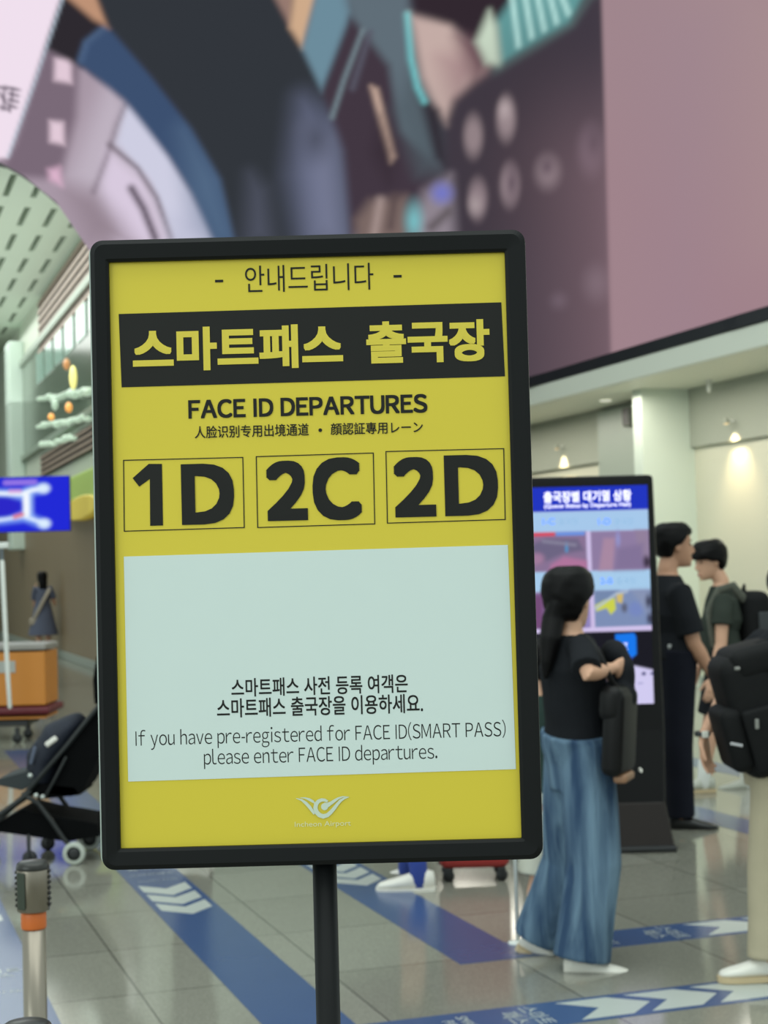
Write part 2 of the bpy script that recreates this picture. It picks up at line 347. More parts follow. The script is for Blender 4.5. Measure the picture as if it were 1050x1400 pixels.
LAY = [
 ('p', [(66,55),(110,88),(170,138),(230,215),(262,265),(292,325),(280,360),(60,360),(-20,300),(-20,200)], (168,152,166), 3),
 ('p', [(150,100),(172,138),(245,240),(290,330),(200,340),(95,240)], (190,178,192), 10),
 ('p', [(60,60),(108,92),(104,160),(82,246),(-5,240),(20,195)], (122,106,120), 4),
 ('p', [(172,138),(205,160),(262,262),(292,330),(236,330),(205,252),(158,196)], (206,206,226), 4),
 ('p', [(148,205),(196,245),(232,335),(160,335),(136,262)], (216,202,222), 6),
 ('p', [(130,265),(160,300),(180,330),(120,330),(90,262)], (150,134,146), 10),
 ('l', [(174,136),(160,170),(146,215),(128,262), 2], (110,95,108), 3, .8), ('l', [(150,198),(188,230),(214,270),(234,325), 2.5], (112,100,112), 2.5),
 ('l', [(180,258),(196,285),(212,325), 4.5], (74,62,76), 3),
 ('p', [(75,80),(97,78),(98,114),(74,110)], (226,202,216), 2.5), ('p', [(68,165),(87,167),(88,198),(68,194)], (226,202,216), 2.5), ('p', [(66,232),(82,228),(85,254),(68,246)], (220,180,204), 3),
 ('p', [(240,300),(285,270),(296,330),(240,330)], (188,190,212), 12),
 ('p', [(72,-10),(140,10),(150,45),(112,92),(60,66)], (46,42,48), 3),
 ('p', [(108,88),(116,60),(150,34),(210,105),(264,175),(304,245),(322,330),(292,330),(262,265),(230,215),(170,138)], (60,80,112), 3),
 ('p', [(250,180),(300,240),(322,330),(292,330),(262,265)], (88,112,140), 14, .8), ('l', [(110,82),(118,58),(142,38), 3], (84,110,146), 3, .8),
 ('p', [(84,-10),(133,-10),(150,38),(128,27)], (190,146,118), 3),
 ('p', [(130,-10),(372,-10),(412,65),(442,125),(466,200),(478,330),(322,330),(302,245),(262,175),(208,105),(148,36)], (50,54,60), 3),
 ('p', [(415,140),(455,165),(470,240),(476,330),(418,330),(402,240)], (106,112,138), 16), ('p', [(425,180),(452,190),(468,330),(435,330)], (122,126,150), 14, .7),
 ('p', [(342,240),(362,260),(372,330),(338,330)], (84,88,104), 10, .8), ('c', (432,190,14,22), (60,64,76), 8, .7),
 ('p', [(372,-10),(402,-10),(398,38)], (150,122,112), 3), ('p', [(402,-10),(434,-10),(414,66),(396,38)], (206,170,138), 3),
 ('p', [(432,-10),(478,-10),(482,24),(441,126),(413,66)], (108,140,156), 3), ('p', [(470,-10),(560,-10),(566,119),(600,232),(570,252),(534,143),(480,26)], (96,110,120), 5),
 ('p', [(478,24),(500,48),(532,90),(546,180),(604,232),(606,262),(480,320),(470,205),(441,126)], (66,55,66), 4), ('l', [(496,42),(470,110),(454,160), 2.5], (120,138,146), 2.5), ('l', [(506,45),(482,120), 3], (90,90,104), 3),
 ('p', [(507,118),(516,122),(540,214),(534,222)], (206,176,160), 3), ('p', [(520,160),(540,205),(532,250),(512,210)], (52,42,50), 8, .7),
 ('p', [(540,150),(570,240),(602,240),(604,140),(575,60)], (80,92,100), 8, .7),
 ('p', [(560,20),(616,30),(665,95),(622,135),(612,170),(596,150),(576,105)], (196,172,166), 5), ('p', [(600,80),(640,70),(660,100),(622,131)], (170,138,140), 10, .8), ('p', [(575,130),(600,150),(610,225),(596,215)], (50,46,54), 4),
 ('l', [(557,20),(562,80),(571,119),(580,138), 3], (120,205,208), 3),
 ('p', [(562,-10),(704,-10),(690,36),(665,66),(620,34),(568,16)], (50,40,48), 4), ('p', [(625,50),(665,60),(672,90),(650,105)], (108,78,86), 8),
 ('p', [(678,30),(706,-10),(800,-10),(780,36),(724,67),(682,92)], (98,154,154), 4),
] + [('l', [(x, -5), (x+9, y), 2.6], (196,240,234), 2.5) for x, y in ((700,62),(718,50),(735,40),(752,30),(768,18))] + [
 ('p', [(651,57),(669,15),(679,36),(685,92),(664,86)], (202,218,198), 4), ('l', [(680,100),(735,66),(785,34),(810,-4), 5], (96,116,116), 5),
 ('p', [(612,165),(622,140),(651,115),(734,66),(784,34),(808,-4),(845,-10),(860,540),(600,540),(616,320)], (65,58,68), 5),
 ('p', [(660,130),(740,80),(760,300),(650,330)], (60,52,60), 40, .6),
] + [('c', g, c, f) for g, c, f in (((647,186,12,26), (146,130,134), 3), ((692,162,12,27), (150,134,138), 3), ((653,272,12,25), (140,124,130), 3), ((697,253,12,26), (146,130,136), 3),
   ((749,235,14,19), (138,124,130), 5), ((808,205,15,29), (108,94,106), 5), ((816,387,15,20), (104,94,104), 6), ((764,411,8,8), (96,86,98), 5))] + [
 ('c', (700,250,5,14), (80,68,80), 4), ('c', (748,228,6,8), (76,66,78), 4), ('c', (812,196,7,14), (70,62,74), 5), ('c', (690,150,5,8), (186,170,172), 4), ('c', (650,280,6,9), (170,156,158), 4),
 ('p', [(486,300),(505,275),(555,268),(560,330),(486,330)], (122,104,100), 5), ('l', [(520,275),(512,320), 4], (170,150,146), 4), ('l', [(540,268),(534,310), 3], (84,70,72), 4),
 ('p', [(565,300),(580,262),(616,240),(622,330),(565,330)], (142,132,142), 6), ('c', (604,264,12,12), (116,120,196), 5), ('c', (566,302,9,18), (120,190,196), 5), ('l', [(590,310),(612,290), 5], (92,84,88), 4),
 ('p', [(822,-20),(1200,-20),(1200,560),(837.5,560)], (160,134,141), 1.6), ('p', [(840,250),(1200,200),(1200,560),(842,560)], (160,128,137), 90, .8), ('p', [(985,-20),(1200,-20),(1200,330),(1040,330)], (170,144,146), 60, .8),
 ('p', [(900,20),(980,20),(960,460),(900,460)], (156,132,144), 40, .5),
 ('p', [(-60,-20),(88,-20),(10,216),(-60,216)], (240,224,238), 1.6), ('l', [(88,-10),(49,108),(11,214), 1.2], (190,205,220), 1.5),
] + [('l', [a, b, 1.5], (96,84,100), 1.2) for a, b in (((-8,118),(9,121)), ((-2,126),(8,140)), ((0,146),(9,149)), ((7,118),(4,150)), ((12,120),(26,123)), ((13,128),(25,131)), ((12,136),(24,139)), ((11,144),(22,147)), ((18,121),(13,152)))]
col = paint(P, (62,56,66), LAY, 2.5)
grid_mesh('picture', NX, NY, lambda s, t: vw_pt(s, t), col, picture_mat('led_picture'), vwall)
bm = BM()
front, back = [], []
XS = [-45 + i*1135/60 for i in range(61)]
secs = []
for i in range(61):
    s = i/60; zb_ = zbottom(-45+s*1135); x, y, _ = vw_pt(s, 0); secs.append([Vector((x, y+.02, zb_)), Vector((x, y+.27, zb_)), Vector((x, y+.27, ZTOP)), Vector((x, y+.02, ZTOP))])
rings(bm, secs); obj('cabinet', bm, mat('dark_led_cabinet', (40,42,46), .5), vwall)
bm = BM(); secs = []
for i in range(32, 61):
    s = i/60; x, y, _ = vw_pt(s, 0); secs.append([Vector((x, y-.05, 3.945)), Vector((x, y+.2, 3.945)), Vector((x, y+.2, 4.08)), Vector((x, y-.05, 4.08))])
rings(bm, secs); obj('bezel', bm, mat('black_bezel', (30,34,38), .35), vwall)

# ================================================================ FLOOR DECALS
BLUE = mat('blue_floor_vinyl', (62,84,124), .22, var=.05, scale=5, spec=.4)
PRINT = mat('white_floor_print', (178,184,178), .3, var=.03)
GREENP = mat('green_floor_vinyl', (70,120,95), .3)
def decal(label, u0_, u1_, v0_, v1_, chev=(), words=(), plates=()):
    o = tag(obj('floor_lane_decal', box(BM(), (u0_, v0_, 0), (u1_, v1_, .0015)), BLUE), label, 'floor sticker', 'blue lane stickers on the floor'); o.rotation_euler = (0,0,A)
    for (a, d, L, n, step) in chev:
        for k in range(n):
            if d == 'v-':                      # arrows that point along -v, across the strip in u
                mu = (u1_-u0_)*.1; c0, c1 = u0_+mu, u1_-mu; v = a - k*step; cm = (c0+c1)/2; t = .13
                pts_ = [(c0, v), (c0, v-L), (cm, v-L-t), (c1, v-L), (c1, v), (cm, v-t)]
            else:
                mv = (v1_-v0_)*.1; c0, c1 = v0_+mv, v1_-mv; u = a + k*step; cm = (c0+c1)/2; t = .12
                pts_ = [(u, c0), (u+L, c0), (u+L+t, cm), (u+L, c1), (u, c1), (u+t, cm)]
            obj('arrow_mark', prism(BM(), [Vector((p[0], p[1], .0016)) for p in pts_], Vector((0,0,.0004))), PRINT, o)
    for (s, cu_, cv, w, up) in words:
        if up == 'v': lettering('lettering', s, PRINT, o, (cu_, cv, .0022), (1,0,0), (0,1,0), w)
        else: lettering('lettering', s, PRINT, o, (cu_, cv, .0022), (0,-1,0), (1,0,0), w)
    return o
decal('blue lane sticker at left edge of floor beside the steel posts', .40, .70, 4.0, 14.5, [(8.15,'v-',.13,3,.2)], [('스마트\n패스', .55, 6.6, .2, 'v'), ('SMART PASS', .55, 6.3, .2, 'v')])
decal('blue lane sticker running from the stroller down to the sign pole', 1.35, 1.65, 5.06, 15.0, [(8.14,'v-',.17,3,.235)], [('스마트패스', 1.5, 8.42, .24, 'v'), ('출국장', 1.5, 8.6, .2, 'v'), ('SMART PASS', 1.5, 8.25, .2, 'v')])
decal('blue lane sticker turning a corner left of the woman in jeans', 2.28, 2.58, 5.98, 14.0, [(8.32,'v-',.15,3,.2)], [('스마트패스', 2.43, 8.55, .22, 'v')])
decal('blue lane sticker crossing behind the front shoe of the jeans woman', 2.58, 5.2, 5.98, 6.25, [(3.40,'u',.2,3,.28)], [('스마트\n패스', 3.25, 6.115, .22, 'u'), ('SMART\nPASS', 2.95, 6.115, .18, 'u')])
decal('blue lane sticker with three bold arrows along the bottom edge', 1.65, 5.2, 5.06, 5.34, [(2.38,'u',.2,3,.27)], [('스마트\n패스', 2.22, 5.2, .22, 'u'), ('SMART\nPASS', 1.98, 5.2, .18, 'u')])
decal('narrow blue lane sticker between the kiosk and the white sneakers', 4.86, 5.12, 4.0, 14.0)
decal('far blue lane sticker behind the white sneakers', 6.1, 6.36, 4.0, 16.0)

# ================================================================ POSTER SIGN
SY = 1.70
k = SY/FPX
c0 = at(431, 749, SY)
sign = thing('sign_stand', 'yellow airport notice in a black frame on a black pole', 'sign', (c0.x, SY, 0))
OR = Vector((c0.x, SY, 0))
def sp(x, y, off=0.0):                         # point of the sign face, in the stand's own coordinates
    return at(x, y, SY) - OR + Vector((0, -off, 0))
FW, FH = .462, .6635; zc_ = c0.z
IW, IH = .4195, .617
def rrect(w, h, r, n=6, cx=0, cz=0):
    out = []
    for qx, qz, a0 in ((1,1,0), (-1,1,90), (-1,-1,180), (1,-1,270)):
        for i in range(n+1):
            q = math.radians(a0 + 90*i/n); out.append((cx+qx*(w/2-r)+r*math.cos(q), cz+qz*(h/2-r)+r*math.sin(q)))
    return out
bm = BM()
icx, icz = sp(429.5,750).x, sp(429.5,750).z - zc_
prof = [(FW-.004, FH-.004, .012, .004), (FW, FH, .014, -.002), (FW-.002, FH-.002, .013, -.009), (FW-.012, FH-.012, .01, -.012), (IW+.006, IH+.006, .002, -.0105), (IW, IH, .001, -.008), (IW, IH, .001, 0.0)]
rs = []
for i, (w, h, r, y) in enumerate(prof):
    f = i/6 if i > 3 else 0
    rs.append([Vector((x + (icx if i > 3 else 0), y, zc_+z + (icz if i > 3 else 0))) for x, z in rrect(w, h, r)])
rings(bm, rs, closed=False)
FRAME = mat('satin_black_frame', (15,17,18), .45, var=.08, scale=80, spec=.2)
obj('frame', bm, FRAME, sign)
bm = BM(); rings(bm, [[Vector((x-.0025, y, zc_+z)) for x, z in rrect(FW+.0005, FH-.004, .012)] for y in (.004, .020)])
o = obj('back_shell', bm, mat('pale_aluminium_shell', (188,200,192), .35, metal=.3), sign); o['label'] = 'pale aluminium back shell'
YEL = mat('yellow_poster_paper', (220,200,60), .5, var=.015, scale=3, coat=.25, spec=.3)
INK = mat('black_poster_ink', (28,28,26), .5, var=.05, spec=.25)
PAPER = mat('white_poster_print', (212,226,222), .5, var=.01, coat=.25)
poster = obj('poster', box(BM(), (icx-IW/2-.002, -.003, zc_+icz-IH/2-.002), (icx+IW/2+.002, .0, zc_+icz+IH/2+.002)), YEL, sign)
def quad(name, corners, material, off, parent=poster, thick=.0003):
    bm = BM(); prism(bm, [sp(x, y, off) for x, y in corners], Vector((0, -thick, 0))); return obj(name, bm, material, parent)
F0 = .0032
def say(s, cx, cy, w, h, material=INK, bold=0.0, off=F0+.0004, name='lettering', spacing=1.0, sans=False):
    return lettering(name, s, material, poster, sp(cx, cy, off), (1,0,0), (0,0,1), w*k, h*k, bold, spacing, sans)
say('안내드립니다', 423, 380.5, 176, 37, bold=-.004)
say('-', 300, 385, 11, 3.5); say('-', 543.5, 378.5, 11, 3.5)
quad('black_band', [(163,430),(685,414),(690,515),(167,530)], INK, F0)
YINK = mat('yellow_band_lettering', (220,200,60), .5, var=.01, coat=.25)
say('스마트패스', 325.5, 476, 288, 60, YINK, .034, F0+.0008); say('출국장', 585, 467.5, 169, 58, YINK, .034, F0+.0008)
say('FACE ID DEPARTURES', 421, 556, 327, 26, bold=.028, sans=True)
say('人脸识别专用出境通道', 344.5, 589.5, 156, 17, bold=.008); say('•', 438, 588.5, 5, 5); say('顔認証專用レーン', 515, 585.5, 126, 16.5, bold=.008)
for (tl, tr, brr, bl), s, cx, cy, w, h in ((((169,629),(333,625),(335,722),(170,727)), '1D', 252, 677, 143, 85), (((350,624),(511,619),(513,717),(352,722)), '2C', 430, 670, 131, 87), (((527,617),(689,613),(691,711),(529,716)), '2D', 609.5, 665, 142, 84)):
    bm = BM(); q = [tl, tr, brr, bl]; ccx = sum(p[0] for p in q)/4; ccy = sum(p[1] for p in q)/4
    def shr(p, d): return (p[0] + (d if p[0] < ccx else -d), p[1] + (d if p[1] < ccy else -d))
    o_, i_ = [[bm.verts.new(sp(*shr(p, d), F0+.0004)) for p in q] for d in (0, 1.3)]
    for a in range(4): bm.faces.new((o_[a], o_[(a+1) % 4], i_[(a+1) % 4], i_[a]))
    obj('gate_box', bm, INK, poster)
    if s == '1D':                              # the figure one: a slanted flag on a plain stem
        kx, kz = 143, 85; x0_, y0_ = 182, 634
        one = [(222,634.5),(204,634.5),(182,654),(191,665.5),(205.5,655),(206,719),(223.5,718.5)]
        bm = BM(); bm.faces.new([bm.verts.new(sp(x, y, F0+.0004)) for x, y in one]); obj('gate_number', bm, INK, poster)
        say('D', 284.5, 675.5, 72, 83, bold=.044, name='gate_number', sans=True)
    elif s == '2C': say('2', 392.5, 671, 56, 82, bold=.044, name='gate_number', sans=True); say('C', 461, 668.5, 67, 86, bold=.044, name='gate_number', sans=True)
    else: say('2', 567, 666, 57, 82, bold=.044, name='gate_number', sans=True); say('D', 644, 663.5, 73, 83, bold=.044, name='gate_number', sans=True)
panel = quad('white_panel', [(170,761),(694,745),(705,1051),(176,1068)], PAPER, F0)
say('스마트패스 사전 등록 여객은', 437, 937, 240, 25, bold=.012); say('스마트패스 출국장을 이용하세요.', 437.5, 964.5, 280, 26, bold=.012)
say('If you have pre-registered for FACE ID(SMART PASS)', 438.5, 1004.5, 503, 29, bold=-.006, sans=True); say('please enter FACE ID departures.', 438.5, 1033, 317, 27, bold=-.006, sans=True)
# the airport's winged emblem
LOGO = mat('pale_emblem_print', (205,218,200), .5, var=.01, coat=.25)
LAYER = [0]
def lg(x, y): return sp(370 + x/7, 1060 + y/7, F0+.0006+LAYER[0]*4e-5)
def stroke(bm, pts_, ws):
    LAYER[0] += 1
    L_, R_ = [], []
    for i, p in enumerate(pts_):
        a = pts_[max(i-1, 0)]; b = pts_[min(i+1, len(pts_)-1)]; d = Vector((b[0]-a[0], b[1]-a[1])).normalized(); nn = Vector((-d.y, d.x))
        L_.append(lg(p[0]+nn.x*ws[i], p[1]+nn.y*ws[i])); R_.append(lg(p[0]-nn.x*ws[i], p[1]-nn.y*ws[i]))
    l = [bm.verts.new(p) for p in L_]; r = [bm.verts.new(p) for p in R_]
    for i in range(len(l)-1): bm.faces.new((l[i], l[i+1], r[i+1], r[i]))
bm = BM()
stroke(bm, [(245,215),(300,232),(340,262),(375,300),(400,335),(418,368)], [2,10,15,16,14,6])
stroke(bm, [(280,208),(330,212),(370,225),(405,245),(425,262)], [1,7,12,12,5])
stroke(bm, [(548,246),(520,232),(490,230),(458,244),(436,272),(430,310),(440,345),(468,375),(505,388),(545,376),(580,345),(610,310),(640,270),(670,238),(705,215),(752,203)], [10,14,16,18,20,21,22,22,22,20,18,17,15,13,9,2])
stroke(bm, [(545,262),(580,262),(612,238),(650,214),(690,200),(745,198)], [6,17,14,10,6,1])
LAYER[0] += 1; bm2 = [lg(518+34*math.cos(q), 295+34*math.sin(q)) for q in (2*math.pi*i/20 for i in range(20))]; bm.faces.new([bm.verts.new(p) for p in bm2])
stroke(bm, [(520,285),(560,275),(590,262)], [30,18,6])
obj('emblem', bm, LOGO, poster)
say('Incheon Airport', 441.5, 1126.5, 76, 9, mat('faint_emblem_print', (226,226,176), .5))
bm = BM(); tube(bm, [Vector((sp(443,1180).x, .012, .02)), Vector((sp(443,1180).x, .012, zc_-FH/2+.02))], [.0128, .0128], n=24, caps=False); obj('pole', bm, FRAME, sign, True)
px_ = sp(443,1180).x
bm = BM(); box(bm, (px_-.17, -.16, 0), (px_+.17, .18, .012), .005); obj('base_plate', bm, FRAME, sign)
bm = BM(); lathe(bm, [(.03,.012),(.03,.03),(.018,.05),(.013,.055)], loc=(px_,.012,0)); obj('pole_socket', bm, FRAME, sign, True)

# ================================================================ QUEUE STATUS KIOSK
KY = 8.75
kb = ground(810, 1163); KY = kb.y; kk = KY/FPX
kiosk = thing('queue_kiosk', 'tall black kiosk with a blue topped queue status screen', 'kiosk', (kb.x, KY, 0), math.radians(0))
KO = Vector((kb.x, KY, 0))
def kp(x, y, dy=0): return at(x, y, KY) - KO + Vector((0, dy, 0))
KCAB = mat('black_kiosk_cabinet', (17,17,18), .4, var=.1, spec=.2); KBR = mat('dark_brown_kiosk_base', (36,31,29), .45, var=.1, spec=.2)
tl, tr = kp(712, 653), kp(893, 649); ml, mr = kp(704, 1000), kp(908, 1000)
xw = (tr.x-tl.x)/2; xc = (tr.x+tl.x)/2; zt_ = (tl.z+tr.z)/2; zb_ = kp(810, 1000).z; xw2 = kp(911,1000).x-xc+.0; xw2 = xw+.02
zk = kp(880, 1096).z; xw3 = kp(921,1150).x - kp(802.5,1160).x; zf = .035
def slab(bm, levels, yb):
    rs = []
    for z, xh, xo, yf in levels:
        r = .018; rs.append([Vector((xo+a, b, z)) for a, b in [(-xh, yf+r), (-xh+r*.3, yf+r*.3), (-xh+r, yf), (xh-r, yf), (xh-r*.3, yf+r*.3), (xh, yf+r), (xh, yb), (-xh, yb)]])
    rings(bm, rs)
xb = kp(806,1150).x
bm = BM(); slab(bm, [(zk, xw+.03, (xb+xc)/2, -.03), (zb_, xw2, xc, 0), (zt_-.02, xw, xc, 0), (zt_-.006, xw-.006, xc, .002), (zt_, xw-.02, xc, .01)], .12); obj('cabinet', bm, KCAB, kiosk)
bm = BM(); slab(bm, [(zf, xw+.085, xb, -.10), (zk-.006, xw+.03, (xb+xc)/2, -.034), (zk, xw+.03, (xb+xc)/2, -.03)], .14); obj('base_panel', bm, KBR, kiosk)
bm = BM(); box(bm, (xb-xw-.09, -.12, 0), (xb+xw+.095, .16, .036), .012); obj('plinth', bm, BLACK, kiosk)
# display: pixel study of the picture, x 719..889, y 664..964
sx0, sx1 = kp(722, 800).x, kp(889, 800).x; sz1, sz0 = kp(805, 665).z, kp(805, 964).z
nx, ny = 120, 200
def kpt(s, t): return (sx0+s*(sx1-sx0), -.004, sz0+t*(sz1-sz0))
PK = np.array([(719 + i/nx*170, 964 - j/ny*300) for j in range(ny+1) for i in range(nx+1)], float)
KL = [('p', [(700,640),(900,640),(900,698),(700,698)], (36,56,196), 1.5),
 ('p', [(700,698),(900,698),(900,726),(700,726)], (170,205,240), 1.5), ('p', [(700,780),(900,780),(900,808),(700,808)], (170,208,240), 1.5),
 ('p', [(700,726),(802,726),(802,780),(700,780)], (140,118,152), 2), ('p', [(808,726),(900,726),(900,780),(808,780)], (146,128,166), 2),
 ('p', [(700,726),(758,726),(758,731),(700,731)], (220,80,100), 1.5), ('p', [(760,726),(800,726),(800,731),(760,731)], (110,150,230), 1.5),
 ('p', [(720,745),(745,734),(790,736),(798,752),(768,756),(735,770)], (112,104,134), 4), ('p', [(752,770),(770,760),(802,766),(802,780),(748,780)], (180,120,160), 4), ('l', [(774,742),(774,752), 2], (90,150,200), 2),
 ('c', (732,762,10,8), (166,128,160), 5), ('l', [(742,738),(786,744), 2], (140,136,160), 3),
 ('p', [(826,736),(842,736),(838,780),(818,780)], (172,140,166), 4), ('p', [(870,726),(888,726),(888,775),(876,770)], (150,132,160), 4), ('c', (884,770,6,8), (60,50,66), 4), ('c', (846,738,3,10), (150,150,205), 3), ('p', [(845,750),(880,745),(880,780),(840,780)], (134,118,156), 6),
 ('p', [(700,808),(804,808),(804,860),(700,860)], (130,104,150), 3), ('p', [(725,812),(740,812),(738,858),(720,858)], (120,80,124), 5), ('p', [(780,830),(804,825),(804,858),(775,858)], (150,140,200), 6),
 ('p', [(810,808),(900,808),(900,860),(810,860)], (128,146,186), 2), ('p', [(810,808),(845,808),(815,830)], (120,140,176), 3), ('p', [(811,828),(824,821),(839,818),(840,834),(833,841),(827,832),(813,836)], (208,214,80), 2), ('p', [(841,812),(851,812),(849,826),(842,824)], (214,190,110), 2),
 ('c', (852,832,4,6), (96,100,120), 3), ('c', (868,834,10,10), (122,140,196), 5), ('p', [(862,808),(888,808),(888,850),(880,835)], (140,152,184), 6), ('c', (886,824,4,8), (60,62,84), 4), ('c', (887,848,4,7), (60,60,84), 4), ('l', [(812,832),(842,812),(856,810), 1.5], (180,196,214), 2),
 ('p', [(802.5,726),(807,726),(808,780),(803.5,780)], (212,196,236), 1), ('p', [(804.5,808),(809,808),(810,862),(805.5,862)], (212,196,236), 1), ('p', [(700,859),(900,857),(900,863),(700,865)], (214,200,240), 1),
 ('p', [(700,864),(900,864),(900,980),(700,980)], (30,30,38), 1.2), ('p', [(826,980),(826,912),(842,909),(864,912),(889,918),(889,980)], (214,208,246), 2),
 ('c', (876,923,3,2.5), (80,80,130), 1.5), ('c', (888,923,3,2), (80,80,130), 1.5), ('l', [(868,936),(874,936), .8], (150,150,200), 1), ('l', [(843,940),(851,939), .8], (120,120,180), 1),
 ('p', [(838,868),(864,867),(867,872),(867,896),(862,900),(842,901),(838,895)], (28,124,242), 1.5), ('p', [(852,899),(860,899),(859,914),(854,914)], (84,100,240), 1.5), ('c', (849,906,2.5,4), (214,170,120), 2)]
scr = grid_mesh('screen', nx, ny, kpt, paint(PK, (205,195,235), KL), picture_mat('kiosk_picture', .95), kiosk)
GLOW = mat('white_screen_text', (235,235,250), .5, emit=(235,225,250), estr=.8); GLB = mat('blue_screen_text', (90,130,240), .5, emit=(96,138,240), estr=.9); GLG = mat('grey_screen_text', (130,160,190), .5, emit=(104,134,170), estr=.8)
def ksay(s, x, y, w, h, m_, bold=.01): return lettering('screen_lettering', s, m_, kiosk, kp(x, y, -.006), (1,0,0), (0,0,1), w*kk, h*kk, bold)
ksay('출국장별 대기열 상황', 803, 678.5, 120, 15.5, GLOW, .02); ksay('(Queue Status by Departure Hall)', 803, 691.5, 118, 7.5, GLOW, .012)
for s, x, y in (('1-C', 750, 713), ('1-D', 826, 713), ('2-A', 751, 795), ('2-B', 829, 794)):
    ksay(s, x, y, 17, 9, GLB, .03); ksay('출국장', x+27, y, 27, 9.5, GLG, .0)
for y in (881, 889): ksay('대기열' if y < 885 else '안내', 850.5, y, 14, 5, GLOW, 0)
# ================================================================ HANGING BLUE MONITOR (on a stand beyond the left edge)
MY = 25.9; mo = at(-22, 690, MY); mon = thing('information_monitor', 'bright blue information monitor cut off by the left edge', 'monitor', (mo.x, MY, 0))
MO = Vector((mo.x, MY, 0)); mk = MY/FPX
def mp_(x, y, dy=0): return at(x, y, MY) - MO + Vector((0, dy, 0))
x0_, x1_ = mp_(-139, 690).x, mp_(95, 690).x; z1_, z0_ = mp_(50, 652).z, mp_(50, 726).z
obj('case', box(BM(), (x0_-.012, 0, z0_-.012), (x1_+.012, .07, z1_+.012), .01), mat('dark_blue_grey_case', (40,46,90), .4), mon)
PM = np.array([(-139 + i/140*234, 726 - j/60*74) for j in range(61) for i in range(141)], float)
ML = [('l', [(-139,670),(-10,674),(30,676),(44,670),(60,668), 5], (150,190,255), 7), ('l', [(38,676),(38,704), 6], (170,205,255), 6), ('l', [(-139,712),(-10,710),(34,706),(60,717), 5], (140,180,255), 7),
 ('l', [(-139,670),(-5,673),(30,675),(44,670),(58,668), 2.5], (240,248,255), 3), ('l', [(36,677),(36,703), 4], (245,250,255), 3), ('l', [(-139,711),(-5,710),(32,705),(60,716), 2], (225,240,255), 3),
 ('c', (60,668,8,6), (220,238,255), 4), ('c', (60,716,8,6), (220,238,255), 4), ('c', (2,692,26,14), (44,40,200), 4), ('l', [(8,659),(48,659), 3.5], (150,120,230), 3), ('l', [(20,706),(30,703), 2.5], (220,110,130), 3), ('l', [(14,671),(28,671), 2], (220,160,220), 3)]
grid_mesh('screen', 140, 60, lambda s, t: (x0_+s*(x1_-x0_), -.003, z0_+t*(z1_-z0_)), paint(PM, (34,42,214), ML), picture_mat('monitor_picture', 1.0), mon)
xm = (x0_+x1_)/2
obj('stand_post', box(BM(), (xm-.07, .07, 0), (xm+.07, .19, z1_-.1), .01), BLACK, mon); obj('stand_base', box(BM(), (xm-.4, -.25, 0), (xm+.4, .45, .03), .01), BLACK, mon)
# round yellow signs on the left wall
v, z = onwall(110, 672, UL-.2); v2, z2_ = onwall(122, 701, UL-.25)
sg = thing('wall_sign', 'green and yellow rounded shop sign beside the blue monitor', 'sign', D2*(UL-.06)+D1*v, A)
bm = BM(); zs = onwall(110, 652, UL)[1]-.0; ze = onwall(110, 693, UL)[1]
box(bm, (-.14, -2.6, ze), (0, 2.2, zs), .05); obj('sign_panel', bm, mat('leaf_green_panel', (164,190,98), .5, emit=(120,140,60), estr=.25), sg)
zs2 = onwall(104, 701, UL)[1]
bm = BM(); rs = []
for xx, kx in ((-.14,.9), (-.12,1), (0,1)):
    rs.append([Vector((xx-.03, kx*2.1*math.cos(q), zs2+kx*.2*math.sin(q))) for q in (2*math.pi*i/28 for i in range(28))])
rings(bm, rs); obj('sign_oval', bm, mat('yellow_oval', (214,196,84), .5, emit=(190,165,50), estr=.3), sg)

# ================================================================ PEOPLE
SKIN = mat('light_skin', (206,160,132), .5, var=.05, scale=8); SKINB = mat('tan_skin', (184,138,110), .5, var=.05, scale=8)
HAIR = mat('black_hair', (9,8,9), .5, var=.4, scale=60, stretch=(1,1,.15), spec=.15); EYEM = mat('dark_eye', (25,20,18), .2); LIP = mat('lip_skin', (170,100,90), .5)
BLK = mat('black_cotton', (27,29,33), .85, var=.2, scale=9, bump=.35, spec=.15); OLIVE = mat('dark_olive_cotton', (52,58,52), .85, var=.15, scale=9, bump=.35, spec=.15)
NAVY = mat('navy_trouser_cloth', (20,22,32), .8, var=.2, scale=8, bump=.3, spec=.15); BEIGE = mat('beige_trouser_cloth', (178,168,142), .85, var=.08, scale=9, bump=.3)
DRESS = mat('grey_blue_dress_cloth', (86,92,112), .85, var=.1, scale=6); GREEN = mat('dark_green_cotton', (34,56,50), .85); SHORTW = mat('pale_short_cloth', (205,205,190), .8)
SHOEW = mat('white_shoe_leather', (225,222,212), .5, var=.04); SOLEC = mat('cream_rubber_sole', (196,176,140), .6); SHOEG = mat('grey_sneaker_mesh', (178,180,168), .7, var=.15, scale=40); SHOEB = mat('black_shoe_leather', (16,16,17), .35)
SOCKB = mat('blue_sock_knit', (48,70,150), .8); SOCKW = mat('white_sock_knit', (220,222,216), .8)
